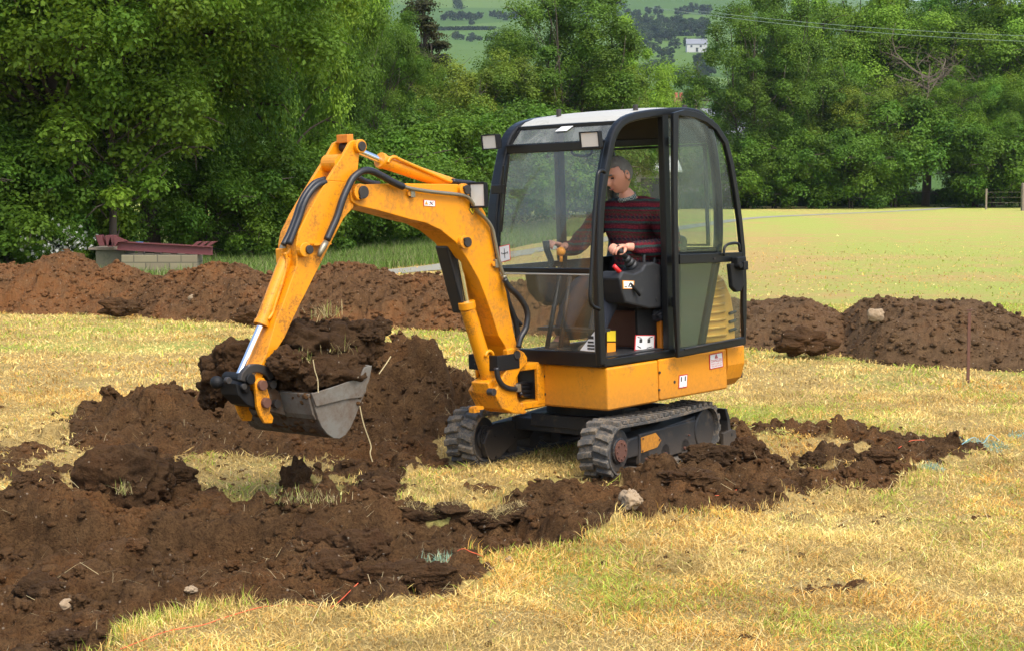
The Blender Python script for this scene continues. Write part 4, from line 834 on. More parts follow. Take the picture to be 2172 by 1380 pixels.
b=MB(); b.cyl((-.55,CN-.02,2.27),(-.55,CN+.04,2.27),.035,16).build('roof_hinge',M['black'],EX,bevel=.004)
# side and rear windows
far=[(x,z) for x,z in sp_ if z>1.30]
def sidepane(nm,pts,s,m): b=MB(); b.plate(pts,s-.0025,s+.0025); return b.build(nm,M[m],EX)
sidepane('side_window',[(.60,1.36)]+[(x-.01 if x>0 else x+.01,z-.01) for x,z in sp_ if z>1.4]+[(-.63,1.36)],CF,'glass')
b=MB(); b.box((0,CF,1.34),(1.24,.03,.04)).build('side_window_bar',M['black'],EX)
sidepane('side_panel_lower',[(.61,.78),(.61,1.32),(-.1,1.32),(-.1,.78)],CF,'glass_dusty'); b=MB(); b.box((-.35,CF,1.06),(.5,.008,.54)).build('side_panel_rear',M['black_matt'],EX)
sidepane('quarter_window',[(-.10,1.42)]+[(x+.015,z-.02) for x,z in sp_ if x<-.09 and z>1.42],CN,'glass'); b=MB(); b.box((-.35,CN,1.39),(.52,.025,.05)).build('quarter_window_bar',M['black'],EX)
b=MB(); b.plate([(-.08,.77),(-.39,.77),(-.55,1.25),(-.60,1.38),(-.08,1.38)],CN-.012,CN-.006).build('quarter_panel_lower',M['olive'],EX)
pane('rear_window',[(-.605,CF+.03,1.43),(-.605,CN-.03,1.43),(-.60,CN-.03,2.14),(-.60,CF+.03,2.14)],'glass')
b=MB(); b.tube([(-.59,CF+.05,1.44),(-.59,CF+.05,2.13),(-.58,CN-.05,2.13),(-.59,CN-.05,1.44)],.1,closed=True,rect=(.02,.02)).build('rear_window_seal',M['black_matt'],EX)
# ---- open door folded back against the side
DS=.51
dr=HS(DS,(1437,749),(1434,650),(1432,546),(1430,400),(1431,242),(1450,240),(1473,244),(1497,254),(1518,271),(1538,302),(1550,350),(1560,410),(1568,470),(1574,530),(1577,600),(1577,660),(1577,722))
b=MB(); b.tube(dr,.1,closed=True,rect=(.030,.042)); DOOR=b.build('door',M['black'],EX,bevel=.006)
mb=HS(DS+.004,(1440,550),(1470,549),(1520,547),(1572,545)); b=MB(); b.tube(mb,.1,rect=(.02,.065)).build('door_bar',M['black'],DOOR,bevel=.004)
ins=lambda q: HS(DS,*q)
gl=[(p[0],p[2]) for p in ins([(1442,535),(1441,400),(1441,252),(1473,254),(1495,264),(1512,281),(1528,308),(1540,352),(1550,412),(1558,470),(1564,531)])]
b=MB(); b.plate(gl,DS-.003,DS+.003); b.build('door_glass',M['glass_tint'],DOOR)
gl=[(p[0],p[2]) for p in ins([(1445,740),(1444,560),(1568,556),(1569,716)])]
b=MB(); b.plate(gl,DS-.003,DS+.003); b.build('door_glass',M['glass_tint'],DOOR)
lt=[(p[0],p[2]) for p in HS(DS+.03,(1546,560),(1572,556),(1576,600),(1570,618),(1560,620),(1551,610))]
b=MB(); b.plate(lt,DS+.005,DS+.045); LT=b.build('latch',M['black_matt'],DOOR,bevel=.008)
b=MB(); p=HS(DS+.05,(1568,553))[0]; b.box((p[0],DS+.045,p[2]),(.10,.06,.05)); b.box((p[0]-.02,DS+.07,p[2]-.035),(.05,.05,.06)); b.cyl((p[0]+.03,DS+.03,p[2]-.03),(p[0]+.03,DS+.09,p[2]-.03),.022,14); b.build('latch_catch',M['black_matt'],DOOR,bevel=.006)
hd=HS(DS+.03,(1535,543),(1537,525),(1546,518),(1560,516),(1567,519),(1569,532)); b=MB(); b.tube(spline(hd,4),.010,8).build('door_handle',M['black'],DOOR,sm=True)
for q in ((1443,300),(1443,640)): p=HS(DS,q)[0]; b=MB(); b.cyl((p[0]+.02,DS-.04,p[2]-.03),(p[0]+.02,DS-.04,p[2]+.03),.018,10).build('hinge',M['black'],DOOR)
p=HS(DS+.02,(1516,549))[0]; b=MB(); b.cyl((p[0],DS,p[2]),(p[0],DS+.022,p[2]),.008,8).build('bolt',M['pin'],DOOR)
b=MB(); b.tube([tuple(x) for x in HS(DS+.018,(1452,740),(1508,729),(1566,718))],.006,6).build('door_seal',M['steel_black'],DOOR)
# grab handles
b=MB(); b.tube(spline([tuple(x) for x in HS(.49,(1283,366),(1276,362),(1268,370),(1265,400),(1260,470),(1256,540),(1253,600),(1252,636),(1258,650),(1272,656))],5),.013,9).build('grab_handle',M['black'],EX,sm=True)
b=MB(); b.tube(spline([tuple(x) for x in HS(.39,(1421,409),(1409,410),(1404,416),(1403,450),(1404,474),(1408,485),(1421,487))],4),.011,8).build('grab_handle',M['black'],EX,sm=True)
b=MB(); b.tube(spline([tuple(x) for x in HF(.48,(1211,320),(1216,328),(1230,331),(1248,330),(1255,325),(1255,318))],4),.009,8).build('windscreen_handle',M['black'],EX,sm=True)
# wiper, brackets
b=MB(); b.tube([tuple(x) for x in HF(.655,(1080,330),(1072,400),(1064,492))],.006,6); b.tube([tuple(x) for x in HF(.66,(1068,352),(1063,420),(1062,492))],.008,6); b.build('wiper',M['black'],EX)
p=HF(.65,(1058,402))[0]; b=MB(); b.box((.65,p[1],p[2]),(.03,.12,.06)).build('bracket',M['black'],EX,bevel=.005)
# stickers on glass and inside
q=HF(.645,(1062,558),(1083,552),(1081,518),(1059,523)); sticker('sticker',q,EX,'white','red',.05,marks=[('ink',B(.47,.2,.05,.6)),('ink',B(.3,.48,.4,.05)),('ink',B(.2,.5,.06,.1)),('ink',B(.75,.45,.06,.12))],label='white sticker with a lever diagram on the windscreen')
rq=lambda u,v:(.455+(.355-.455)*v-(-.010),w0+(w1-w0)*u,2.175+(2.283-2.175)*v+.010)
sticker('sticker',[rq(.42,.60),rq(.54,.60),rq(.58,.88),rq(.46,.88)],RG,'white',None,label='plain pale sticker on the roof glass')
q=[HF(.64,(1231,742))[0],HF(.64,(1262,745))[0],HF(.64,(1262,702))[0]]; b=MB(); n_=np.array([1,0,0]); b.prism(q,(.003,0,0)); T3=b.build('sticker',M['white'],EX,label='white triangular sticker low on the windscreen'); b=MB(); c=HF(.645,(1253,725))[0]
for k,(dz,dw,dh) in enumerate(((.03,.05,.02),(.0,.05,.012),(-.022,.06,.012),(-.042,.06,.01))): b.box((.645,c[1],c[2]+dz),(.002,dw,dh))
b.build('sticker_print',M['ink'],T3)
# seat, consoles, levers
b=MB(); b.box((-.22,0,.90),(.42,.42,.26)).build('seat_base',M['brownc'],EX,bevel=.02); b=MB(); b.box((-.20,0,1.08),(.46,.46,.11)).build('seat_cushion',M['seat'],EX,bevel=.04,seg=3)
b=MB(); b.prism([(-.40,-.22,1.08),(-.47,-.2,1.52),(-.56,-.2,1.50),(-.50,-.22,1.08)],(0,.43,0)).build('seat_back',M['seat'],EX,bevel=.035,seg=3)
cp_=[(p[0],p[2]) for p in HS(.37,(1369,560),(1387,556),(1402,562),(1424,582),(1424,652),(1377,655),(1327,643),(1320,622),(1313,590),(1322,575),(1345,580),(1362,572))]
b=MB(); b.plate(cp_,.19,.37); CO=b.build('control_console',M['console'],EX,bevel=.014,seg=2)
q=HS(.373,(1321,613),(1344,613),(1345,596),(1320,595)); sticker('sticker',q,CO,'white','knob',.08,marks=[('ink',[(.45,.25),(.55,.25),(.7,.75),(.6,.75)]),('ink',B(.15,.2,.2,.1)),('ink',B(.6,.2,.25,.1))],label='cream sticker with a lever symbol')
for q in ((1394,635),(1407,633)): p=HS(.372,q)[0]; b=MB(); b.cyl((p[0],.368,p[2]),(p[0],.374,p[2]),.014,12).build('bolt_hole_shade_disc',M['ink'],CO)  # flat black discs colour in the shade of two uncut holes
bt=[HS(.27,q)[0] for q in ((1352,578),(1340,560),(1327,546),(1316,534))]
b=MB()
for k in range(5):
    t0,t1=k/5,(k+1)/5; a=np.array(bt[0])*(1-t0)+np.array(bt[2])*t0; c=np.array(bt[0])*(1-t1)+np.array(bt[2])*t1; b.tube([a,a*.3+c*.7,c],[.056-.007*k,.056-.007*k,.042-.006*k],14)
b.tube([bt[2],bt[3],HS(.25,(1306,524))[0]],[.018,.022,.024],12); b.build('joystick',M['console'],EX,sm=True)
b=MB(); b.tube([HS(.34,(1318,580))[0],HS(.40,(1358,627))[0]],.011,8); LV=b.build('safety_lever',M['black_matt'],EX,sm=True); b=MB(); b.tube([HS(.33,(1302,564))[0],HS(.34,(1318,581))[0]],.015,10).build('lever_grip',M['redgrip'],LV,sm=True)
b=MB(); b.tube(spline(HS(.30,(1367,575),(1366,545),(1370,536),(1382,534),(1388,545),(1388,560)),4),.012,8).build('armrest_loop',M['console'],EX,sm=True)
cf=[(p[0],p[2]) for p in HS(-.26,(1133,577),(1198,572),(1205,600),(1200,640),(1180,650),(1158,640),(1140,618))]
b=MB(); b.plate(cf,-.36,-.24).build('control_console',M['console'],EX,bevel=.02,seg=2)
for q0,q1,s in (((1160,738),(1187,585),-.12),((1188,740),(1209,585),-.05)):
    b=MB(); b.tube([HS(s,q0)[0],HS(s,q1)[0]],.016,10); b.build('travel_lever',M['steel_black'],EX,sm=True); p=HS(s,q0)[0]; b=MB(); b.box((p[0],s,.80),(.16,.09,.03)).build('foot_pedal',M['steel_black'],EX,bevel=.008)
b=MB(); b.ball(HS(-.2,(1190,534))[0],.032,10); b.tube([HS(-.2,(1190,536))[0],HS(-.2,(1190,556))[0]],.012,8); b.build('blade_lever_knob',M['knob'],EX,sm=True)
b=MB(); b.tube([HS(-.30,(1172,575))[0],HS(-.30,(1168,550))[0],HS(-.30,(1160,530))[0],HS(-.30,(1158,512))[0]],[.03,.022,.022,.026],12); b.build('joystick',M['black_matt'],EX,sm=True)
b=MB(); b.box((.40,-.02,.93),(.12,.55,.02)).build('foot_rail',M['steel_black'],EX)
# front bulkhead under the console, stickers
p0_=HS(.30,(1300,742))[0]
b=MB(); b.box((-.02,.28,.93),(.24,.02,.34)).build('seat_box_panel',M['black_matt'],EX)
q=[(p[0],.292,p[2]) for p in HS(.292,(1345,742),(1388,742),(1389,710),(1347,710))]; sticker('sticker',q,EX,'white','red',.05,marks=[('ink',B(.22,.5,.13,.25)),('ink',B(.62,.5,.13,.25)),('ink',[(.1,.85),(.3,.78),(.32,.82),(.12,.9)]),('ink',[(.65,.8),(.85,.92),(.88,.88),(.68,.76)]),('ink',[(.12,.25),(.3,.12),(.32,.16),(.14,.3)]),('ink',[(.6,.12),(.85,.22),(.86,.26),(.6,.17)]),('white',B(.27,.58,.03,.08)),('white',B(.67,.58,.03,.08))],label='white sticker with joystick diagrams')
for q,m in (((1290,701),'ylab'),((1290,726),'knob')):
    P=HS(.20,(q[0]-2,q[1]+22),(q[0]+16,q[1]+22),(q[0]+16,q[1]),(q[0]-2,q[1])); b=MB(); b.prism(P,(0,-.003,0)).build('sticker',M[m],EX)
b=MB(); b.box((-.15,.30,.86),(.10,.06,.22)); b.build('orange_cover',M['deep_orange'],EX,bevel=.01)
lumpobj('rag',[(tuple(HO.w(HS(.33,(1405,668))[0])),.06,3,4,(1.2,.8,.8),.5,0)],M['seat'],parent=EX)
# engine hood behind
hx=[(p[0],p[2]) for p in HS(.40,(1480,730),(1513,590),(1524,578),(1538,590),(1553,625),(1560,665),(1563,728))]
b=MB(); b.plate(hx,-.40,.40); HD=b.build('engine_hood',M['hood'],EX,bevel=.03,seg=4)
for k in range(8):
    y=600+k*16.3; xa=1508-k*3.6+4; xb=min(1548,1540+k*1.2)-3
    P=HS(.41,(xa,y),(xb-4,y-5)); b=MB(); b.tube([P[0],P[1]],.009,8); b.build('louvre',M['hood'],HD,sm=True)
for k in range(3): P=HS(.41,(1547,665+k*18),(1560,661+k*18)); b=MB(); b.tube(P,.011,8).build('hood_black_bar',M['ink'],HD)  # black bars laid along the rear side of the hood

# ================= OPERATOR =================
def skin_mesh(J,E,lv=2,root=0):
    me=bpy.data.meshes.new('t'); me.from_pydata([tuple(j[:3]) for j in J],E,[]); me.update(); o=bpy.data.objects.new('t',me); col.objects.link(o)
    o.modifiers.new('skin','SKIN'); 
    sv=me.skin_vertices[0].data
    for i,j in enumerate(J): sv[i].radius=(j[3],j[4] if len(j)>4 else j[3]); sv[i].use_root=(i==root)
    s=o.modifiers.new('sub','SUBSURF'); s.levels=lv; s.render_levels=lv
    dg=bpy.context.evaluated_depsgraph_get(); dg.update(); m2=bpy.data.meshes.new_from_object(o.evaluated_get(dg)); V=[tuple(v.co) for v in m2.vertices]; F=[tuple(p.vertices) for p in m2.polygons]
    bpy.data.objects.remove(o); return V,F
def seg(a,b,n=2): a,b=np.array(a,float),np.array(b,float); return [tuple(a+(b-a)*k/n) for k in range(1,n+1)]
PE=tuple(HO.w((-.2,0,1.13)))
PS=empty('person',PE,R_(-44.1),label='grey haired man in a patterned red jumper seated at the controls of the digger',cat='person')
M['skin']=mat('skin',(.62,.29,.20),.5); M['hair']=dirty('grey_hair',(.16,.15,.14),(.34,.33,.31),.8,.7,60)
nkS=(-.235,-.02,1.70); ns_=(-.27,.20,1.69); ne_=(-.29,.31,1.42); nw_=tuple(HS(.245,(1325,523))[0]); 
fs_=(-.22,-.215,1.69); fe_=(.0,-.34,1.45); fw_=tuple(HS(-.30,(1192,522))[0])
J=[(-.27,0,1.14,.13,.11),(-.27,0,1.30,.125,.11),(-.26,-.01,1.48,.135,.11),(-.25,-.015,1.65,.11,.09),(-.215,-.02,1.77,.056),(-.165,-.02,1.86,.055),
 (ns_[0],ns_[1],ns_[2],.062),(ne_[0],ne_[1],ne_[2],.045),(nw_[0],nw_[1],nw_[2],.028,.024),
 (fs_[0],fs_[1],fs_[2],.062),(fe_[0],fe_[1],fe_[2],.045),(fw_[0],fw_[1],fw_[2],.028,.024)]
E=[(0,1),(1,2),(2,3),(3,4),(4,5),(3,6),(6,7),(7,8),(3,9),(9,10),(10,11)]
k=len(J)
for s in (.10,-.10):
    J+=[(-.24,s,1.15,.085),(.17,s*1.5,1.20,.068),(.33,s*1.5,.98,.048),(.38,s*1.5,.86,.035),(.45,s*1.5,.82,.035)]; E+=[(0,k),(k,k+1),(k+1,k+2),(k+2,k+3),(k+3,k+4)]; k+=5
BV,BF=skin_mesh(J,E,2)
def handm(wr,tip,grip,up,side):
    # palm and five separate fingers curled round the lever top
    wr=np.array(wr); d=nrm(np.array(tip)-wr); u=np.array(up,float); u=nrm(u-d*(u@d)); s=np.cross(d,u)*side
    V,F=[],[]
    def add(v,f): 
        n=len(V); V.extend(v); F.extend([tuple(i+n for i in q) for q in f])
    def pt(a,b,c): return tuple(wr+d*a+s*b+u*c)
    Jp=[(*pt(-.01,0,0),.026,.020),(*pt(.035,0,.004),.036,.017),(*pt(.08,0,.006),.040,.015)]; add(*skin_mesh(Jp,[(0,1),(1,2)],2))
    for i,(b_,ln) in enumerate(((-.030,.85),(-.010,1.0),(.010,.95),(.029,.75))):
        f=[pt(.07,b_*.8,.006),pt(.098,b_,.010),pt(.098+.026*ln,b_*1.05,-.006),pt(.098+.032*ln,b_*1.05,-.028*ln-.004),pt(.098+.018*ln,b_*1.0,-.048*ln)]
        rr=[.0105,.0105,.0095,.0088,.0075]; add(*skin_mesh([(*p,q) for p,q in zip(f,rr)],[(0,1),(1,2),(2,3),(3,4)],2))
    f=[pt(.015,-.022,-.004),pt(.045,-.043,-.014),pt(.072,-.046,-.028),pt(.092,-.036,-.036)]; add(*skin_mesh([(*p,q) for p,q in zip(f,[.014,.0125,.0105,.0085])],[(0,1),(1,2),(2,3)],2))
    return V,F
allV,allF=list(BV),list(BF)
def addm(V,F):
    n=len(allV); allV.extend([tuple(v) for v in V]); allF.extend([tuple(i+n for i in f) for f in F])
h1=handm(nw_,HS(.25,(1293,527))[0],None,(0,.35,1),1); addm(*h1)
h2=handm(fw_,HS(-.30,(1158,512))[0],None,(0,.2,1),1); addm(*h2)
# head
HC=np.array([-.115,-.02,1.945]); pt_=R_(20); yw=R_(-10)
def headm(scale=1.0,hair=False):
    V,F=ICO[5]; V=V.copy(); x,y,z=V[:,0].copy(),V[:,1].copy(),V[:,2].copy()
    X=x*.102;Y=y*.080;Z=z*.122
    jaw=smooth(.1,-.9,z); X=X-jaw*.012*(x<0)+jaw*.006*(x>0); Y=Y*(1-.28*jaw); X=np.where(x<0,X*(1-.35*jaw),X)
    # flatten the face
    X=np.where(x>.5,X-(x-.5)*.018*np.exp(-(z/.8)**2),X)
    g=lambda yc,zc,sy,sz: np.exp(-((y-yc)/sy)**2-((z-zc)/sz)**2)*(x>0)
    X+= .034*g(0,-.20,.15,.15)+.018*g(0,0,.10,.24)                    # nose
    X+= .014*g(0,.27,.5,.09)                                          # brow
    X-= .018*(g(.36,.08,.16,.11)+g(-.36,.08,.16,.11))                 # eye sockets
    X+= .006*(g(.36,.06,.10,.06)+g(-.36,.06,.10,.06))
    X+= .008*g(0,-.50,.28,.05)+.009*g(0,-.60,.25,.05)-.006*g(0,-.55,.28,.025)   # lips
    X+= .012*g(0,-.86,.25,.14)                                        # chin
    X+= .006*(g(.45,-.25,.2,.2)+g(-.45,-.25,.2,.2))
    P=np.c_[X,Y,Z]
    return P,F
def place(P): 
    c,s=math.cos(pt_),math.sin(pt_); Q=np.c_[P[:,0]*c+P[:,2]*s,P[:,1],-P[:,0]*s+P[:,2]*c]; c,s=math.cos(yw),math.sin(yw)
    return np.c_[Q[:,0]*c-Q[:,1]*s,Q[:,0]*s+Q[:,1]*c,Q[:,2]]+HC
P,F=headm(); addm(place(P),[tuple(f) for f in F])
for sd in (1,-1):   # ears
    V,F=ICO[3]; c=np.array([-.008,.077*sd,-.002]); E_=V*np.array([.020,.009,.034]); d=np.hypot(V[:,0],V[:,2]); E_[:,1]+=sd*(.008*(d>.6)-.004*(d<.5)); E_[:,0]-=.006*V[:,2]*0; addm(place(E_+c),[tuple(f) for f in F])
o=rawmesh('body',HO.w(np.array(allV)),allF,M['skin'],PS,smoothf=True); rm=o.modifiers.new('fuse','REMESH'); rm.mode='VOXEL'; rm.voxel_size=.0045; rm.use_smooth_shade=True
cs=o.modifiers.new('soft','SMOOTH'); cs.factor=.5; cs.iterations=2
M['eye']=mat('eye_dark',(.03,.02,.018),.4)
for sd in (1,-1):
    V,F=ICO[2]; rawmesh('eye',HO.w(place(V*np.array([.008,.015,.006])+np.array([.082,.029*sd,.008]))),[tuple(f) for f in F],M['eye'],PS,smoothf=True)
    rawmesh('eyebrow',HO.w(place(V*np.array([.009,.020,.006])+np.array([.094,.031*sd,.034]))),[tuple(f) for f in F],M['hair'],PS,smoothf=True)
V,F=ICO[2]; M['lip']=mat('lip',(.38,.12,.09),.5); rawmesh('mouth',HO.w(place(V*np.array([.008,.024,.005])+np.array([.096,0,-.068]))),[tuple(f) for f in F],M['lip'],PS,smoothf=True)
# hair cap
V,F=ICO[5]; P,_=headm(); x,z=V[:,0],V[:,2]
edge=(z>np.where(x>.3,.55,np.where(x>-.1,.10+.6*(x+.1),-.45)))|((x<.16)&(x>-.12)&(z>-.05))
nn=fbm(V[:,0]*9,V[:,1]*9,V[:,2]*9,3,3); Ph=P*(1.055+.018*nn)[:,None]+np.array([-.003,0,.004]); keep=[tuple(f) for f in F if edge[f].all()]
ho=rawmesh('hair',HO.w(place(Ph)),keep,M['hair'],PS,smoothf=True); sd_=ho.modifiers.new('thick','SOLIDIFY'); sd_.thickness=.008; sd_.offset=-1
# jumper
def jumperm():
    m=mat('patterned_wool',(.2,.02,.03),.95,0,.1); b=m.node_tree.nodes['Principled BSDF']; tc=N(m,'ShaderNodeTexCoord'); sp=N(m,'ShaderNodeSeparateXYZ'); 
    p=tc.outputs['Object']; nz=noise(m,6,2,.5,p); L(m,p,sp.inputs[0])
    z=mth(m,'ADD',mth(m,'MULTIPLY',sp.outputs[2],6.6),mth(m,'MULTIPLY',nz.outputs[0],.12)); fz=mth(m,'FRACT',z)
    mar,tea,nav,ol,dk=(.135,.014,.023),(.028,.062,.056),(.016,.018,.032),(.065,.038,.024),(.055,.014,.020)
    base=ramp(m,fz,[(0,mar),(.16,dk),(.24,tea),(.34,mar),(.46,nav),(.58,mar),(.68,ol),(.80,mar),(.86,tea),(.95,nav)],'CONSTANT').outputs[0]
    ck=N(m,'ShaderNodeTexWave'); ck.inputs['Scale'].default_value=16; ck.inputs['Distortion'].default_value=1.5; ck.bands_direction='DIAGONAL'; L(m,p,ck.inputs[0])
    vo=N(m,'ShaderNodeTexVoronoi'); vo.inputs['Scale'].default_value=75; L(m,p,vo.inputs[0])
    f=mth(m,'MULTIPLY',ramp(m,ck.outputs[1],[(.55,(0,)*3),(.6,(1,)*3)]).outputs[0],ramp(m,fz,[(.40,(0,)*3),(.42,(1,)*3),(.66,(1,)*3),(.68,(0,)*3)]).outputs[0])
    c=mix(m,f,base,(.07,.035,.03)); c=mix(m,mth(m,'MULTIPLY',vo.outputs['Distance'],.5),c,(.02,.006,.01)); L(m,c,b.inputs[0]); bump(m,vo.outputs['Distance'],.8,.006); return m
M['jumper']=jumperm()
nf=tuple(np.array(ne_)*.12+np.array(nw_)*.88); ff=tuple(np.array(fe_)*.12+np.array(fw_)*.88)
J=[(-.27,0,1.20,.185,.15),(-.27,0,1.34,.185,.15),(-.265,-.01,1.50,.20,.155),(-.255,-.015,1.65,.155,.125),(-.215,-.02,1.785,.074,.070),
 (ns_[0],ns_[1],ns_[2]-.015,.105),(ns_[0]*.5+ne_[0]*.5,ns_[1]*.5+ne_[1]*.5+.01,ns_[2]*.5+ne_[2]*.5,.090),(ne_[0],ne_[1],ne_[2],.082),((ne_[0]+nw_[0])/2,(ne_[1]+nw_[1])/2,(ne_[2]+nw_[2])/2-.005,.070),(*nf,.044),
 (fs_[0],fs_[1],fs_[2]-.015,.105),(fs_[0]*.5+fe_[0]*.5,fs_[1]*.5+fe_[1]*.5-.01,fs_[2]*.5+fe_[2]*.5,.078),(fe_[0],fe_[1],fe_[2],.068),((fe_[0]+fw_[0])/2,(fe_[1]+fw_[1])/2,(fe_[2]+fw_[2])/2-.01,.058),(*ff,.044)]
E=[(0,1),(1,2),(2,3),(3,4),(3,5),(5,6),(6,7),(7,8),(8,9),(3,10),(10,11),(11,12),(12,13),(13,14)]
V,F=skin_mesh(J,E,3); V=np.array(V); nn=fbm(V[:,0]*9,V[:,1]*9,V[:,2]*9,3,9); c=V.mean(0); V=V+nn[:,None]*.006*np.sign(V-c)
jo=rawmesh('jumper',HO.w(V),F,M['jumper'],PS,smoothf=True)
# shirt collar, trousers, boots
M['check']=mat('checked_shirt',(.10,.13,.14),.9); b_=M['check'].node_tree.nodes['Principled BSDF']; ck=N(M['check'],'ShaderNodeTexChecker'); ck.inputs[3].default_value=90; ck.inputs[1].default_value=(.26,.29,.27,1); ck.inputs[2].default_value=(.04,.06,.07,1); L(M['check'],N(M['check'],'ShaderNodeTexCoord').outputs['Object'],ck.inputs[0]); L(M['check'],ck.outputs[0],b_.inputs[0])
b=MB(); R0=[(math.cos(a),math.sin(a)) for a in np.linspace(0,2*PI,20,endpoint=False)]
V=[(-.200+.066*x,-.02+.066*y,1.772-.018*x) for x,y in R0]+[(-.192+.065*x,-.02+.062*y,1.805-.022*x) for x,y in R0]; b.add(V,[(i,(i+1)%20,20+(i+1)%20,20+i) for i in range(20)]); o=b.build('shirt_collar',M['check'],PS,sm=True); o.modifiers.new('thick','SOLIDIFY').thickness=.008
M['denim']=dirty('dark_trousers',(.018,.022,.035),(.05,.045,.045),.9,.4,12); M['boot']=dirty('muddy_boot',(.10,.075,.05),(.16,.12,.08),.85,.6,20)
J=[(-.27,0,1.15,.17,.14)];E=[];k=1
for s in (.10,-.10): J+=[(-.20,s,1.16,.112),(.17,s*1.5,1.21,.092),(.33,s*1.5,.98,.070),(.38,s*1.5,.86,.058)]; E+=[(0,k),(k,k+1),(k+1,k+2),(k+2,k+3)]; k+=4
V,F=skin_mesh(J,E,3); rawmesh('trousers',HO.w(np.array(V)),F,M['denim'],PS,smoothf=True)
for s in (.15,-.15): V,F=skin_mesh([(.37,s,.88,.06),(.38,s,.82,.055),(.46,s,.805,.047),(.54,s,.80,.042)],[(0,1),(1,2),(2,3)],2); rawmesh('boot',HO.w(np.array(V)),F,M['boot'],PS,smoothf=True)
# ================= SOIL IN THE BUCKET =================
def blob(px,py,s,r,sub=4,sc_=(1,1,.9),rough=.42,seed=0): return (tuple(HO.w(HO.hit(1,s,px,py))),r,sub,seed,sc_,rough,seed*1.3,2.6)
it=[blob(700,790,-.05,.16,4,(1.2,1.2,.7),seed=1),blob(640,790,-.2,.17,4,(1.2,1.2,.75),seed=2),blob(590,790,-.35,.16,4,seed=3),blob(660,735,-.2,.17,4,(1.2,1.1,.8),seed=4),blob(720,735,-.1,.14,4,seed=5),
 blob(765,712,-.05,.12,5,(1.25,1,.7),.5,6),blob(795,700,-.05,.07,4,(1.5,1,.6),.6,7),blob(785,735,-.05,.06,4,(1,1,1.2),.5,8),blob(770,762,-.03,.07,4,seed=9),blob(735,770,.0,.10,4,seed=10),blob(690,705,-.25,.11,4,(1.2,1,.6),seed=11),blob(620,745,-.38,.15,4,seed=12),
 blob(735,695,-.15,.07,4,(1.4,1,.6),.5,13),blob(610,770,-.05,.10,5,(1.2,1,.85),.4,14),blob(655,800,.0,.09,4,seed=15),blob(645,700,-.3,.10,4,(1.3,1,.6),.4,18)]
it+=[blob(775,742,-.02,.09,4,(1,.9,1.1),.4,31),blob(745,745,-.05,.11,4,(1,.9,1.),.4,32),blob(812,686,-.05,.045,4,(1.7,1,.6),.5,33)]
r=np.random.default_rng(3)
for k in range(150):
    a=it[r.integers(0,16)]; c=np.array(a[0]); d=nrm(r.normal(size=3)+np.array([0,-.5,.5])); it.append((tuple(c+d*a[1]*.95*np.array([1.1,1,.75])),.012+.03*r.random()**2,2,k,(1,.8,.8),.5,k))
BSOIL=lumpobj('dug_soil',it,M['soil_dark'],'crumbling dark soil heaped in the raised bucket','soil')
it=[blob(470,790,-.62,.13,4,(1,1,1),.5,21),blob(490,755,-.55,.11,4,(1,1,1),.45,22),blob(455,830,-.66,.085,4,(1,1,1.0),.6,23),blob(520,750,-.55,.08,4,(1,1,1),.5,24),blob(500,810,-.58,.10,4,seed=25),blob(447,850,-.68,.05,3,(1,1,1),.7,26)]
for k in range(50):
    a=it[r.integers(0,6)]; c=np.array(a[0]); d=nrm(r.normal(size=3)+np.array([0,-.6,.3])); it.append((tuple(c+d*a[1]*.95),.010+.02*r.random()**2,2,k,(1,.8,.8),.5,k))
lumpobj('sod_clod',it,M['soil_dark'],'large torn clod of turf hanging off the far end of the bucket','soil clod')
# dry turf and roots on the clods
def tuft(c,n,h,seed,name='grass_tuft',label=None,spread=.05,cols=((.5,.40,.19),(.30,.33,.08),(.42,.33,.15)),down=0,w_=.003,parent=None):
    r=np.random.default_rng(seed); cols=np.array(cols); P=r.normal(0,spread,(n,2))+np.array(c[:2]); z=np.full(n,c[2])+r.normal(0,.01,n); cc=cols[r.integers(0,len(cols),n)]*r.uniform(.7,1.3,n)[:,None]
    a=r.uniform(0,2*PI,n); ln=np.abs(r.normal(.5,.4,n)) if not down else r.uniform(1.4,2.6,n); d=np.c_[np.cos(a)*np.sin(ln),np.sin(a)*np.sin(ln),np.cos(ln)]; hh=h*r.uniform(.4,1.3,n); b=np.c_[P,z]; s=np.c_[-np.sin(a),np.cos(a),0*a]*w_/2
    mid=b+d*(hh*.5)[:,None]; d2=d+np.c_[0*a,0*a,-r.uniform(0,.9,n)]; tip=mid+d2*(hh*.5)[:,None]
    V=np.stack([b-s,b+s,mid+s,mid-s,tip],1).reshape(-1,3); k=np.arange(n)[:,None]*5; F=np.vstack([k+np.array([[0,1,2]]),k+np.array([[0,2,3]]),k+np.array([[3,2,4]])])
    return tag(rawmesh(name,V,F,M['blade'],parent,colors={'tint':np.repeat(cc,5,axis=0)}),label,'grass' if not parent else None,kind='stuff')
tuft(HO.w(HO.hit(1,-.2,690,672)),70,.12,1,label='dry grass stems on top of the soil in the bucket',spread=.05); 
tuft(HO.w(HO.hit(1,-.0,715,745)),60,.10,2,label='pale roots in the soil above the bucket lip',spread=.05); tuft(HO.w(HO.hit(1,.0,640,765)),60,.09,3,label='small grass tuft on the clod beside the arm',spread=.03)
def twig(pts,s,r0,label,name='straw_stem'):
    P=[HO.hit(1,s,*q) for q in pts]; b=MB(); b.tube(spline(P,5),r0,5); o=b.build(name,M['strawm'],None); return tag(o,label,'straw')
M['strawm']=mat('dry_straw',(.52,.42,.22),.8)
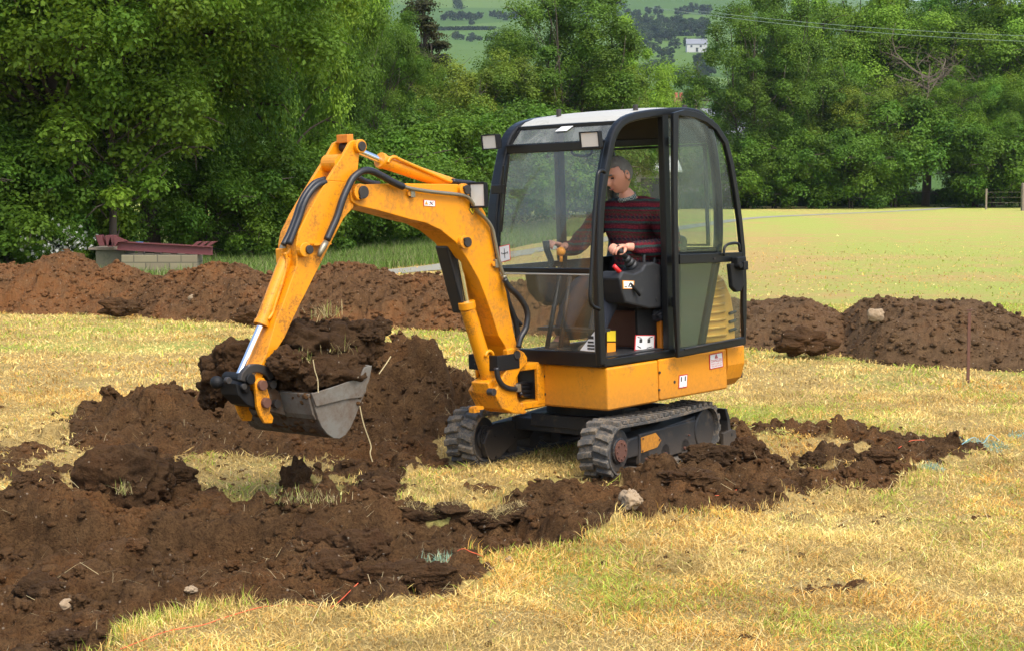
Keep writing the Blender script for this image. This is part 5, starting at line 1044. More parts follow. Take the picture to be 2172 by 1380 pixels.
# loose roots and straws lying on the dug ground
r=np.random.default_rng(55); P=trap(9000,7.2,14,r); z,s_=hgt(P[:,0],P[:,1]); k=(s_>.5)&(r.random(len(P))<.55)&(fbm(P[:,0]*1.5,P[:,1]*1.5,0,2,5)>-.1); P=P[k];z=z[k];n=len(P)
blades('roots',P,z+.012,r.uniform(.03,.12,n),np.full(n,.0025),r.uniform(.5,1.5,n),np.tile([.42,.33,.18],(n,1))*r.uniform(.5,1.3,n)[:,None],'dry roots and grass stems mixed into the dug soil',r,1.0)
# mud stuck to the bucket
it=[]; r=np.random.default_rng(91)
for k in range(70):
    q=(r.uniform(672,770),r.uniform(800,915)); p=HO.hit(1,BS1+.013,*q)
    if sdist(np.array([[p[0],p[2]]]),np.array(bpx))[0]<-.02 and fbm(p[0]*7,p[2]*7,0,2,5)>-.05: it.append((tuple(HO.w(p)),.006+.016*r.random()**2,2,k,(1.5,.8,1.2),.4,k))
for k in range(60):
    t=r.random(); i=r.integers(0,5); a=np.array(bpx[i])*(1-t)+np.array(bpx[i+1])*t; s=r.uniform(BS0+.02,BS1-.02); it.append((tuple(HO.w((a[0],s,a[1]))),.007+.018*r.random()**2,2,k,(1.2,1.2,.8),.4,k))
lumpobj('mud_smears',it,M['soil'],kind='stuff',parent=BK)
twig([(763,860),(770,893),(777,915),(787,945),(785,960),(790,978)],.14,.0035,'long dangling straw hanging below the bucket side')
twig([(664,762),(668,785),(674,805),(675,832)],.15,.003,'thin straw hanging over the bucket back edge')
twig([(804,792),(818,772),(829,755)],.0,.0035,'pale straw standing beside the bucket lip')
# ================= BIG CLODS, STONES, STRING, STAKE =================
def onG(px,py): q=G(px,py); return q[0],q[1]
def sod(px,py,r0,sc_,rough,seed,label,mt='soil_dark',name='soil_clod',lift=.35,cat='soil clod',extra=20,rz=0,sub=5,group=None):
    x,y=onG(px,py); z=float(hgt(x,y)[0]); it=[((x,y,z+r0*lift),r0,sub,seed,sc_,rough,rz,2.4)]; r=np.random.default_rng(seed)
    for k in range(extra): d=nrm(r.normal(size=3)+np.array([0,-.4,.2])); it.append((tuple(np.array([x,y,z+r0*lift])+d*r0*np.array(sc_)*.93),r0*(.08+.2*r.random()**2),3 if r0>.1 else 2,k,(1,.8,.8),.5,k))
    o=lumpobj(name,it,M[mt],label,cat,group=group); return o,(x,y,z)
o,c=sod(262,1060,.235,(1.15,.8,1.0),.45,41,'largest upturned sod clod left of the trench with a straw tuft in its side',lift=.5,extra=60)
q=ray(285,1035); 
tuft((c[0]+.06,c[1]-.21,c[2]+.10),60,.10,5,label='pale straw tuft stuck in the side of the largest sod',spread=.03)
sod(350,1040,.15,(1.3,.7,.6),.4,42,'low wedge of soil sloping right from the largest sod')
o,c=sod(628,1045,.11,(.8,.7,1.4),.4,43,'upright pointed sod standing between the dry grass patches',lift=.5)
sod(803,1035,.115,(1.1,.9,.7),.4,44,'dark clod beside the left track in front of the trampled grass'); sod(800,1075,.10,(1.3,.9,.8),.4,45,'dark clod at the left end of the trench wall')
sod(655,1115,.14,(1.0,.7,.8),.4,46,'turf topped clod above the trench with dry grass on it',lift=.3); x,y=onG(650,1110); tuft((x,y,float(hgt(x,y)[0])+.13),160,.07,8,label='dry grass on the turf topped clod',spread=.09)
sod(770,1130,.14,(1.1,.8,.8),.4,47,'rounded clod inside the trench left of its wall'); sod(690,1170,.12,(1,.8,.8),.4,48,'clod lower in the trench under the turf topped one')
sod(870,1235,.13,(2.1,.6,.55),.35,49,'long flat strip of turf on the near lip of the trench',lift=.2,extra=40); x,y=onG(935,1195)
tuft((x,y,float(hgt(x,y)[0])+.03),160,.08,9,label='blue green paint marked grass tuft at the trench lip',spread=.05,cols=((.22,.40,.25),(.30,.45,.32),(.40,.40,.2)))
sod(1585,1005,.12,(1.1,.8,.8),.4,50,'soil clod at the right end of the ridge beside the right track'); sod(1500,1030,.10,(1.6,.8,.7),.4,51,'wide clod on the ridge below the blade')
sod(1460,1075,.10,(1.6,.9,.6),.4,52,'flattened clod right of the pale stone'); sod(1630,990,.08,(1.3,.8,.7),.4,53,'clod behind the ridge near the blade'); sod(1720,1000,.07,(1.2,.8,.8),.45,54,'dark clod in the middle of the right hand spoil'); sod(1655,1050,.09,(1.4,.8,.8),.4,55,'turf clod at the near edge of the right spoil')
sod(1990,985,.04,(1.2,.8,.8),.4,56,'small isolated clod at the far right of the spoil',sub=4); sod(1860,1005,.07,(2.,.8,.6),.4,57,'long low clod on the right spoil'); sod(1345,1095,.02,(1,1,1),.1,2,'tiny clod by the pale stone',sub=3,extra=2)
sod(820,860,.085,(1.4,.9,.6),.4,58,'grassy clod just right of the bucket'); sod(900,735,.07,(1,1,.8),.4,59,'clod on the crest of the heap behind the bucket',lift=.0)
x,y=onG(800,870); tuft((x,y,float(hgt(x,y)[0])+.22),170,.13,10,label='tangled dry grass on the heap right of the bucket',spread=.06)
sod(355,880,.055,(.7,.7,1),.4,60,'grassy sod on top of the heap at left'); sod(320,870,.05,(1,.8,.8),.4,61,'round clod on top of the left heap'); sod(118,878,.03,(1,.8,.8),.4,62,'small lone clod on the dry grass at left',sub=4)
sod(60,1050,.085,(1,.8,.9),.4,63,'clod at the left edge of the photo on the trench rim'); sod(110,1045,.07,(1,.8,.9),.4,64,'second clod from the left on the trench rim')
sod(290,1165,.06,(1,.8,.8),.4,65,'orange brown clod in the left part of the trench','soil_red'); sod(80,1215,.10,(1.3,.8,.7),.4,66,'broad clod near the left edge inside the trench'); sod(430,1250,.08,(1.3,.9,.7),.4,67,'clod low in the trench above the orange string'); sod(400,1300,.05,(1.2,.8,.8),.4,68,'dark clod close to the string in the trench')
sod(160,1290,.09,(1.4,.8,.6),.4,69,'low clod at the lower left of the trench')
# turf slab overhanging the cut wall of the trench
E_=np.array([G(*p)[:2] for p in spline([(835,1080,0),(880,1086,0),(950,1090,0),(1010,1089,0),(1060,1084,0),(1105,1076,0)],6) for p in [p[:2]]]); r=np.random.default_rng(61); it=[]
for k in range(60):
    t=r.random()*(len(E_)-1); a=E_[int(t)]*(1-t%1)+E_[min(int(t)+1,len(E_)-1)]*(t%1); it.append(((a[0],a[1]-.045+r.normal(0,.012),float(hgt(a[0],a[1]+.10)[0])-.02+r.normal(0,.006)),.052*r.uniform(.7,1.3),3,k,(1.5,1.1,.55),.4,0))
lumpobj('turf_slab',it,M['soil_dark'],'turf lip overhanging the cut wall of the trench in front of the left track','turf')
r=np.random.default_rng(62); n=1500; t=r.random(n)*(len(E_)-1); i_=t.astype(int); a=E_[i_]*(1-(t%1))[:,None]+E_[np.minimum(i_+1,len(E_)-1)]*(t%1)[:,None]; P=a+np.c_[r.normal(0,.02,n),r.uniform(-.10,.03,n)]; zt_=hgt(P[:,0],a[:,1]+.10)[0]+.004
blades('grass',P,zt_,r.uniform(.03,.09,n),np.full(n,.0035),r.uniform(.3,1.7,n),np.tile([.50,.39,.17],(n,1))*r.uniform(.5,1.3,n)[:,None],'dry grass hanging over the turf lip of the trench',r,1.2)
# stones
def stone(px,py,r0,sc_,seed,label,z0=None): 
    x,y=onG(px,py); z=float(hgt(x,y)[0]) if z0 is None else z0; lumpobj('stone',[((x,y,z+r0*.3),r0,4,seed,sc_,.45,seed,2.0)],M['stone'],label,'stone')
stone(1338,1108,.075,(1,.8,.85),71,'large pale round stone at the edge of the soil below the right track'); stone(285,1295,.022,(1,.8,.8),72,'small cream stone in the near left trench'); stone(135,1225,.045,(1,.7,.9),73,'grey brown stone in the trench at left'); stone(1080,1190,.025,(1,.8,.9),74,'small stone at the trench lip right of the blue grass'); stone(460,905,.022,(1.2,.8,.7),75,'small grey stone on the heap left of the bucket'); stone(405,1210,.03,(1,.8,.6),76,'flat pebble in the middle of the trench')
def bankstone(px,py,D,r0,seed,label): 
    d=ray(px,py); p=C0+d*(D/d[1]); lumpobj('stone',[(tuple(p),r0,4,seed,(1,.5,.8),.3,0,1.6)],M['stone'],label,'stone')
bankstone(1858,668,18.9,.085,81,'pale flat stone near the crest of the right soil bank'); bankstone(410,632,24.2,.07,82,'pale stone in the face of the left soil bank')
# turf clods on the banks
for (px,py,D,r0,seed,lab) in ((252,652,24.3,.17,91,'grassy clod low on the face of the left soil bank'),(535,672,23.0,.16,92,'dark clod at the foot of the left bank beside the arm'),(1705,728,19.0,.20,93,'big dark overhanging clod at the foot of the banks right of the cab'),(735,575,25.5,.08,94,'knob of soil on the crest of the bank behind the arm'),(455,575,26,.08,95,'knob of soil on the crest of the left bank')):
    d=ray(px,py); p=C0+d*(D/d[1]); it=[(tuple(p),r0,5,seed,(1.5,.8,.75),.45,0,2.4)]; lumpobj('soil_clod',it,M['soil_dark'],lab,'soil clod')
# string
M['string']=mat('orange_string',(.80,.13,.05),.7)
def string(pts,label,rad=.002):
    P=[];
    for q in pts: x,y=onG(q[0],q[1]); P.append((x,y,q[2] if len(q)>2 else float(hgt(x,y)[0])+.02))
    b=MB(WD); b.tube(spline(P,6),rad,5); tag(b.build('marking_string',M['string'],None,sm=True),label,'string')
string([(-60,1325),(0,1340),(50,1352),(95,1368),(150,1392)],'orange marking string crossing the bottom left corner')
string([(255,1385),(310,1365),(360,1350),(430,1338),(480,1322),(560,1300),(620,1278),(650,1268),(700,1266),(760,1260)],'orange marking string along the near edge of the trench')
string([(930,1197),(975,1200),(1000,1205),(1025,1200)],'short piece of orange string beside the blue green tuft'); string([(1505,1068),(1540,1058),(1590,1048),(1645,1038)],'orange string stretched over the right hand soil',.0035); string([(1905,970),(1930,964),(1960,962)],'faded orange string scrap on the far right spoil')
M['cyan']=mat('blue_twine',(.20,.42,.45),.7)
b=MB(WD); x=[];
for k,(px,py) in enumerate(((2040,950),(2065,944),(2085,947),(2100,938),(2120,942))): xx,yy=onG(px,py); x.append((xx,yy,.03+.03*(k%2)))
b.tube(spline(x,5),.0028,5); tag(b.build('twine',M['cyan'],None),'tangled pale blue twine on the grass at the far right spoil','twine')
# metal stake
x,y=onG(2053,810); b=MB(WD); b.tube([(x,y,-.05),(x,y,.66)],.1,rect=(.02,.028)); b.box((x,y,.68),(.05,.012,.012)); b.box((x-.01,y,.45),(.012,.012,.02)); tag(b.build('stake',M['rust'],None,bevel=.002),'thin rusty metal stake standing in front of the right soil bank','stake')

# ================= TREES =================
M['bark']=dirty('dark_bark',(.065,.05,.035),(.03,.025,.018),.95,.7,3)
M['greybark']=dirty('grey_bare_bark',(.13,.105,.070),(.08,.065,.04),.95,.5,3)
M['leaf']=vcolmat('leaf',.6,.40)
def leafmesh(C,Nn,size,colr,r,asp=.62):
    n=len(C); t=np.cross(Nn,r.normal(size=(n,3))); t/=np.linalg.norm(t,axis=1)[:,None]+1e-9; s=np.cross(Nn,t); sz=size*r.uniform(.6,1.35,n); a=t*sz[:,None]; b=s*(sz*asp*.5)[:,None]; f=Nn*(sz*.14)[:,None]
    V=np.stack([C-a*.5,C+b+f,C+a*.5,C-b+f],1).reshape(-1,3); k=np.arange(n)[:,None]*4; F=np.vstack([k+np.array([[0,1,2]]),k+np.array([[0,2,3]])]); return V,F,np.repeat(colr,4,axis=0)
def treebits(seed,R,zc,ncl,nleaf,lsize,base,var=.25,trunk_r=.25,lean=0,flat=.85,clr=.17,shape=None,stems=1,low=.0):
    r=np.random.default_rng(seed); R=np.array(R); D=r.normal(size=(ncl,3)); D/=np.linalg.norm(D,axis=1)[:,None]; rad=r.random(ncl)**.36
    lob=1+.30*fbm(D[:,0]*1.7+seed,D[:,1]*1.7,D[:,2]*1.7,2,seed); c=D*(rad*lob)[:,None]
    if shape=='cone': h=(c[:,2]+1)/2; c[:,:2]*=(1.15-h)[:,None]; 
    elif shape!='ball': h=(c[:,2]+1)/2; c[:,:2]*=(.80+.32*np.sin(np.clip(h,0,1)*PI))[:,None]
    c=c*R+np.array([0,0,zc]); c=c[c[:,2]>low]; ncl=len(c)
    w=r.uniform(.5,1.5,ncl); w/=w.sum(); k=r.choice(ncl,nleaf,p=w); cr=clr*R.mean()*r.uniform(.55,1.5,ncl)
    d=r.normal(size=(nleaf,3)); d/=np.linalg.norm(d,axis=1)[:,None]; d[:,2]=np.where((d[:,2]<-.1)&(r.random(nleaf)<.55),-d[:,2],d[:,2])
    rr=r.random(nleaf)**.42*np.where(r.random(nleaf)<.12,r.uniform(1,1.7,nleaf),1)*(1+.35*vnoise(d[:,0]*2.3+k*3.1,d[:,1]*2.3,d[:,2]*2.3,seed)); P=c[k]+d*(cr[k]*rr)[:,None]*np.array([1,1,flat])
    Nn=d*.75+np.array([0,0,.55])+r.normal(size=(nleaf,3))*.36; Nn/=np.linalg.norm(Nn,axis=1)[:,None]
    cv=r.uniform(1-var,1+var,ncl)[k]*r.uniform(.86,1.14,nleaf); hue=r.normal(0,1,ncl)[k]*.07
    colr=np.array(base)[None]*cv[:,None]*np.c_[1+hue+.1*(r.random(nleaf)-.5),np.ones(nleaf),1-hue]
    leaf=leafmesh(P,Nn,lsize,np.clip(colr,0,.6),r)
    b=MB(WD); top=zc+R[2]*.75
    for s in range(stems):
        a=2*PI*s/max(1,stems)+seed; sp=0 if stems==1 else .35*R[0]; pts=[(math.cos(a)*sp*.15,math.sin(a)*sp*.15,-.15)]; 
        for q in (.12,.3,.5,.72,.92,1): pts.append((math.cos(a)*sp*q+lean*q*q+r.normal(0,.02)*top*.4,math.sin(a)*sp*q+r.normal(0,.02)*top*.4,top*q))
        tr_=trunk_r/math.sqrt(stems); b.tube(spline(pts,3),list(np.interp(np.linspace(0,1,19),[0,.04,.3,.7,1],[tr_*1.45,tr_,tr_*.75,tr_*.4,tr_*.12])),8)
        for i in range(int(46/stems)):
            t=c[r.integers(0,ncl)]; q=np.clip((t[2]/top)*r.uniform(.45,.8),.10,.88); p0=np.array([np.interp(q,[0,.12,.3,.5,.72,.92,1],[p[j] for p in pts]) for j in range(3)]); m=(p0+t)/2+np.array([*r.normal(0,.06,2)*R[0],.10*np.linalg.norm(t-p0)]); l0=tr_*.24*(1-q*.55)
            b.tube(spline([p0,m,t],4),list(np.linspace(l0,.012,9)),5)
            for _ in range(2): e=t+r.normal(0,.13,3)*R*1.1; b.tube([m*.3+t*.7,(t+e)/2+r.normal(0,.05,3),e],[.025,.016,.008],4)
    return leaf,(np.array(b.V),b.F)
PROTO={}
def proto(key,*a,**k):
    lf,(tv,tf)=treebits(*a,**k); bk=k.pop('bark',None)
    me=rawmesh('crown',lf[0],lf[1],M['leaf'],colors={'tint':lf[2]}); tk=rawmesh('trunk',tv,tf,M['bark'],smoothf=True)
    PROTO[key]=(me.data,tk.data); bpy.data.objects.remove(me); bpy.data.objects.remove(tk)
g1,g2,g3,g4=(.092,.178,.015),(.122,.222,.018),(.090,.165,.017),(.168,.285,.024)
proto('oak',1,(4.6,4.6,3.9),5.6,180,175000,.10,g2,trunk_r=.30,clr=.155)
proto('ash',2,(3.6,3.6,4.6),6.0,160,145000,.098,g1,trunk_r=.24,clr=.155)
proto('sycamore',3,(4.0,4.0,4.6),6.2,150,115000,.13,g4,trunk_r=.25,clr=.16)
proto('alder',4,(3.0,3.0,4.8),6.0,140,90000,.105,g3,trunk_r=.16,stems=3,clr=.15,flat=.95)
proto('willow',5,(3.9,3.9,3.6),4.6,140,100000,.115,(.150,.215,.022),trunk_r=.20,stems=2,clr=.155,flat=.95)
proto('bush',6,(2.0,2.0,1.5),1.35,70,34000,.095,g1,trunk_r=.07,stems=4,clr=.22,shape='ball',low=.1)
proto('pine',7,(2.3,2.3,4.4),6.4,70,46000,.13,(.045,.048,.014),trunk_r=.24,clr=.17,shape='cone',flat=.5)
proto('far',8,(3.6,3.6,3.6),4.0,30,5200,.55,(.05,.085,.03),trunk_r=.25,clr=.28,shape='ball',low=.3)
proto('sapling',9,(1.6,1.6,2.2),3.1,36,16000,.12,g4,trunk_r=.10,clr=.22)
TREES=[]
def tree(key,px,D,h,rz,name='tree',label=None,group=None,z=None,sx=1,cat='tree'):
    # px: image column of the trunk, D: distance, h: height factor
    d=ray(px,690); x=d[0]/d[1]*D; zz=float(farz(x,D)) if z is None else z
    e=empty(name,(x,D,zz-.02),rz,label=label,cat=cat,group=group); e.scale=(h*sx,h*sx,h)
    for nm,me in (('trunk',PROTO[key][1]),('crown',PROTO[key][0])):
        o=bpy.data.objects.new(nm,me); col.objects.link(o); o.parent=e
    return e
NEAR=[('ash',815,70,.82,1.1,'narrow tree standing between the left trees and the dark pine','ash_tree'),('oak',130,37,1.12,.3,'broad tree with a thick trunk behind the left soil bank','oak_tree'),('ash',-120,38,1.1,2,'tall tree cut by the left edge of the photo','tree'),('oak',330,39.5,1.05,1.7,'tall tree with a straight dark trunk rising behind the rusty beam','oak_tree'),('sapling',247,36.2,1.0,.5,'slim young tree just left of the rusty beam','young_tree'),
 ('alder',20,41,1.15,3,'dark multi stemmed tree behind the left bushes','alder_tree'),('ash',430,42,1.15,.2,'dark leafy tree between the rusty beam and the digger arm','ash_tree'),('alder',430,47,1.3,1.1,'slender dark tree in the gap behind the rusty beam','alder_tree'),('sycamore',600,46,1.15,2.2,'dense green tree behind the top of the digger arm','tree'),
 ('oak',600,52,1.05,4,'spreading tree above the digger boom','oak_tree'),('ash',650,58,1.35,5,'tall tree behind the spreading tree above the boom','ash_tree'),('willow',795,78,1.0,.9,'light green tree right of the boom elbow','willow_tree'),('willow',1005,76,.86,2.6,'low rounded olive green tree left of the cab','willow_tree'),('sycamore',545,60,1.55,.7,'tall dark tree in the second row behind the arm','tree'),
 ('alder',1195,80,1.0,.4,'tall tree with open branches directly above the cab roof','alder_tree'),('alder',1095,86,.86,1.4,'feathery tree left of the tall one above the cab','willow_tree'),('sycamore',1305,98,.90,2,'bright green rounded tree right of the tall one above the cab','tree'),('willow',1270,88,.90,3.3,'low bright tree just behind the cab roof','willow_tree'),('pine',903,92,1.06,.3,'dark brown green pine rising above the left trees','pine_tree'),
 ('alder',1580,108,1.17,1,'open multi stemmed tree right of the farmhouse','alder_tree'),('alder',1660,112,1.28,2.4,'second multi stemmed tree at right','alder_tree'),('sycamore',1780,122,1.42,.2,'tall bright tree in the middle of the right hand row','tree'),('willow',1830,112,.95,1.9,'low spreading tree with drooping boughs at right','willow_tree'),('oak',1735,116,1.0,4.1,'round tree low in the right hand row','oak_tree'),
 ('ash',1960,124,1.42,3,'dark tree behind the bare branched tree','ash_tree'),('oak',2060,112,.86,.8,'dark leafy tree low at the right with a gap under it','oak_tree'),('sycamore',2110,120,1.38,5.1,'tall green tree near the right edge','tree'),('oak',2200,116,1.15,2.9,'tree cut by the right edge of the photo','oak_tree'),('ash',2015,126,1.48,1.2,'tall tree near the right edge behind the dark one','ash_tree'),('ash',1900,128,1.42,1.2,'tall tree left of the bare branched tree','ash_tree'),
 ('ash',1490,125,.62,1.2,'small tree beside the farmhouse','ash_tree'),('oak',1430,135,.8,1.0,'round tree behind the farmhouse chimney','oak_tree')]
for key,px,D,h,rz,lab,nm in NEAR: tree(key,px,D,h,rz,nm,lab,'trees around the field',sx={903:1.05,815:.62,1195:1.15,1095:.8,650:.5,600:.52 if key=='oak' else .5,545:.6,795:.72,430:.7,330:.75,1305:.9}.get(px,1))
BUSH=[(25,36,1.0,'rounded light green bush at the left edge'),(90,36.5,.8,'dark bush beside the white flowering shrub'),(-60,36,1.1,'bush cut by the left photo edge'),(185,38,.75,'low bush left of the rusty beam blocks'),(530,41,.95,'low bush right of the rusty beam'),(610,43,.95,'bush behind the lower digger arm'),(700,45,1.05,'bush under the trees right of the arm'),(790,47,1.1,'bush in front of the treeline below the boom'),(860,50,1.0,'bush near the boom bend'),(930,54,1.3,'bush just left of the cab'),(440,40,.8,'low bush behind the rusty beam end'),
 (1010,60,1.4,'bush seen through the cab left edge'),(1090,66,1.6,'bush seen through the windscreen'),(1170,75,1.7,'second bush seen through the windscreen'),(1250,84,1.8,'third bush seen through the windscreen'),(1330,110,1.6,'bush beside the barn'),(1560,106,1.5,'bush low at the left of the right hand row'),(1640,107,1.5,'bush under the multi stemmed trees'),(1715,107,1.6,'bush under the low spreading tree'),(1800,107,1.6,'bush below the tall bright tree'),(1890,111,2.3,'dark bush beneath the bare branched tree'),(2100,110,1.9,'dark bush right of the gap'),(2160,112,1.3,'bush at the right edge')]
for i,(px,D,h,lab) in enumerate(BUSH): tree('bush',px,D,h,i*1.3,'bush',lab,'bushes along the treeline',cat='bush')
# white flowering shrub
e=tree('bush',112,35.4,.42,.4,'flowering_shrub','small shrub with white blossom in front of the left trees',cat='shrub')
r=np.random.default_rng(4); P=r.normal(0,1,(420,3))*np.array([.75,.9,.42])+np.array([0,-1.0,1.5]); Nn=r.normal(size=(420,3)); Nn/=np.linalg.norm(Nn,axis=1)[:,None]; v,f,c=leafmesh(P,Nn,.16,np.tile([.62,.63,.56],(420,1)),r,.9)
o=rawmesh('blossom',v,f,M['leaf'],colors={'tint':c}); o.parent=e
# bare tree
def bare(px,D,h,label):
    d=ray(px,690); x=d[0]/d[1]*D; e=empty('bare_tree',(x,D,0),0,label=label,cat='tree'); r=np.random.default_rng(12); b=MB(WD)
    def br(p,dv,ln,rad,dep):
        pts=[p]; q=p.copy(); dd=dv.copy()
        for k in range(4): dd=nrm(dd+r.normal(0,.16,3)+np.array([0,0,-.05 if dep<3 else .06])); q=q+dd*ln/4; pts.append(q.copy())
        b.tube(spline(pts,2),list(np.linspace(rad,rad*.45,9)),5)
        if dep>0:
            for k in range(4 if dep>1 else 3): a=pts[r.integers(1,5)]; br(a,nrm(dd*.6+r.normal(0,.65,3)*np.array([1,.7,.7])),ln*r.uniform(.5,.75),rad*.5,dep-1)
    b.tube([(0,0,0),(.1,0,h*.3),(0,.1,h*.62),(.1,0,h*.95)],[.28,.22,.14,.03],8)
    for k in range(15): a=k*2.4; z=h*(.3+.6*k/15); br(np.array([0,0,z]),nrm(np.array([math.cos(a),math.sin(a)*.6,.25])),h*.30,.09,3)
    rawmesh('trunk',np.array(b.V)+np.array([x,D,0]),b.F,M['greybark'],e)
bare(1958,116,9.6,'bare grey branched tree in the right hand row')
# ---- far hillside trees
def hillhit(px,py):
    d=ray(px,py); d=d/d[1]; D=160.
    while D<2500:
        x=d[0]*D; z=CH+d[2]*D
        if z<=float(farz(x,D)) : return x,D,float(farz(x,D))
        D*=1.012
    return None
fr=[(940,45,.6),(953,43,.8),(966,45,.8),(980,44,.9),(993,45,.8),(1005,46,.7),(1018,42,.7),(1000,55,.5),(1045,40,.7),(1060,42,.8),(1075,44,.8),(1090,42,.8),(1270,40,.7),(1285,40,.9),(1310,38,.7),(1330,36,.8),(1350,40,.9),(1375,33,.8),(1395,33,.9),(1440,35,.9),(1455,32,.9),(1470,30,1),(1490,34,1.),(1500,32,1.)]
r=np.random.default_rng(8)
for k in range(44): fr.append((1312+r.uniform(0,185),48+r.uniform(0,32)+8*abs(r.normal()),r.uniform(.8,1.1)))
for k in range(34): fr.append((1330+r.uniform(-10,180),95+r.uniform(0,95),r.uniform(.55,.85)))
for k in range(12): fr.append((960+r.uniform(0,110),78+r.uniform(0,16),r.uniform(.4,.6)))
for i,(px,py,s) in enumerate(fr):
    h=hillhit(px,py)
    if h is None: continue
    x,D,z=h; s=s*.95 if D>700 else s*.8
    LB=('distant tree in the row on the left part of the far hillside','row of trees at left on the far hillside') if px<1035 and py<60 else ('small tree on the hedge line halfway down the far hillside','hedge line trees on the far hillside') if px<1200 else ('distant tree in the row above the wood on the far hillside','row of trees above the hillside wood') if i<24 else ('dark tree of the small wood on the far hillside','wood on the far hillside') if i<68 else ('bluish tree on the lower hillside near the white cottage','trees on the lower hillside')
    e=empty('hillside_tree',(x,D,z-.3),i*1.7,label=LB[0],cat='tree',group=LB[1]); e.scale=(s*1.15,s*1.15,s)
    for nm,me in (('trunk',PROTO['far'][1]),('crown',PROTO['far'][0])): o=bpy.data.objects.new(nm,me); col.objects.link(o); o.parent=e
# hedges on the hill
def hedge(p0,p1,label,n=70,hh=2.2,ls=.8):
    r=np.random.default_rng(int(p0[0])); a=[hillhit(p0[0]+(p1[0]-p0[0])*t,p0[1]+(p1[1]-p0[1])*t) for t in np.linspace(0,1,n)]; a=np.array([q for q in a if q]); m=len(a)*26; k=r.integers(0,len(a),m); P=a[k]+r.normal(0,1,(m,3))*np.array([1.6,1.2,0]); P[:,2]+=r.uniform(0,hh,m)
    Nn=r.normal(size=(m,3))+np.array([0,0,.6]); Nn/=np.linalg.norm(Nn,axis=1)[:,None]; v,f,c=leafmesh(P,Nn,ls*1.5,np.tile([.035,.065,.02],(m,1))*r.uniform(.7,1.3,m)[:,None],r,.8); tag(rawmesh('hedge',v,f,M['leaf'],colors={'tint':c}),label,'hedge')
hedge((925,66),(1045,65),'dark hedge line below the left hillside trees'); hedge((1225,40),(1320,42),'hedge between the hillside trees and the wood'); hedge((1380,85),(1510,72),'hedge under the hillside wood'); hedge((1295,2),(1322,18),'short dark hedge high on the hill',40); hedge((968,2),(975,22),'thin hedge climbing the hill at left',40)
hedge((1100,38),(1240,30),'hedge across the hill behind the cab trees')
# ================= BUILDINGS, POLE, WIRES, FENCE =================
M['slate']=dirty('slate_roof',(.17,.18,.20),(.10,.10,.10),.7,.4,2); M['render']=dirty('whitewashed_wall',(.42,.42,.40),(.3,.28,.25),.9,.3,1); M['redroof']=dirty('orange_red_roof',(.42,.13,.08),(.3,.1,.06),.8,.4,1); M['winm']=mat('dark_window',(.03,.035,.04),.2); M['brick']=mat('chimney_brick',(.30,.15,.10),.9); M['greywall']=dirty('grey_block_wall',(.27,.26,.24),(.18,.17,.15),.9,.4,1)
def building(name,px,D,zb,w_,dp,hw,hr,label,wall='render',roof='slate',rz=0,chim=None,wins=(),door=None,mono=False):
    d=ray(px,690); x=d[0]/d[1]*D; e=empty(name,(x,D,zb),rz,label=label,cat='house' if 'house' in name or 'cottage' in name else 'barn'); c,s=math.cos(rz),math.sin(rz)
    def W(b): V=np.array(b.V); return np.c_[V[:,0]*c-V[:,1]*s+x,V[:,0]*s+V[:,1]*c+D,V[:,2]+zb]
    b=MB(WD); b.prism([(-w_/2,-dp/2,-.3),(-w_/2,dp/2,-.3),(-w_/2,dp/2,hw),(-w_/2,0,hw+hr if not mono else hw+hr/2),(-w_/2,-dp/2,hw if not mono else hw)],(w_,0,0)); wl=rawmesh('wall',W(b),b.F,M[wall],e)
    b=MB(WD); o_=.3
    if mono: b.prism([(-w_/2-o_,-dp/2-o_,hw-.05),(-w_/2-o_,dp/2+o_,hw+hr),(-w_/2-o_,dp/2+o_,hw+hr+.12),(-w_/2-o_,-dp/2-o_,hw+.07)],(w_+2*o_,0,0))
    else: b.prism([(-w_/2-o_,-dp/2-o_,hw-.1),(-w_/2-o_,0,hw+hr+.02),(-w_/2-o_,dp/2+o_,hw-.1),(-w_/2-o_,dp/2+o_,hw+.05),(-w_/2-o_,0,hw+hr+.2),(-w_/2-o_,-dp/2-o_,hw+.05)],(w_+2*o_,0,0))
    rf=rawmesh('roof',W(b),b.F,M[roof],e)
    if chim is not None:
        b=MB(WD); b.box((chim,0,hw+hr+.3),(.8,.8,1.5)); ch=rawmesh('chimney',W(b),b.F,M['brick'],rf); b=MB(WD)
        b.cyl((chim-.2,0,hw+hr+1.04),(chim-.2,0,hw+hr+1.4),.14,10); b.cyl((chim+.2,0,hw+hr+1.04),(chim+.2,0,hw+hr+1.4),.14,10); rawmesh('chimney_pots',W(b),b.F,M['redroof'],rf)
    for (u,z,a,h_) in wins: b=MB(WD); b.box((u,-dp/2-.01,z),(a,.06,h_)); f=rawmesh('window',W(b),b.F,M['render' if wall!='render' else 'slate'],e); b=MB(WD); b.box((u,-dp/2-.05,z),(a*.8,.04,h_*.8)); rawmesh('pane',W(b),b.F,M['winm'],f)
    if door: u,a,h_=door; b=MB(WD); b.box((u,-dp/2-.02,h_/2),(a,.08,h_)); rawmesh('door',W(b),b.F,M['winm'],e)
    return e
building('farmhouse',1490,138,0,13,7,4.3,2.6,'grey roofed farmhouse with a brick chimney behind the cab',wall='greywall',chim=-2.0,wins=((-4,3.2,1,1.2),(-1,3.2,1,1.2),(3,3.2,1,1.2),(-4,1.3,1,1.2),(3,1.3,1,1.2)),door=(0,1,2.1))
building('barn',1386,104,0,2.3,3,2.2,.8,'lean to barn with a pale roof seen through the cab',wall='greywall',roof='render',mono=True,door=(.2,2.2,1.8))
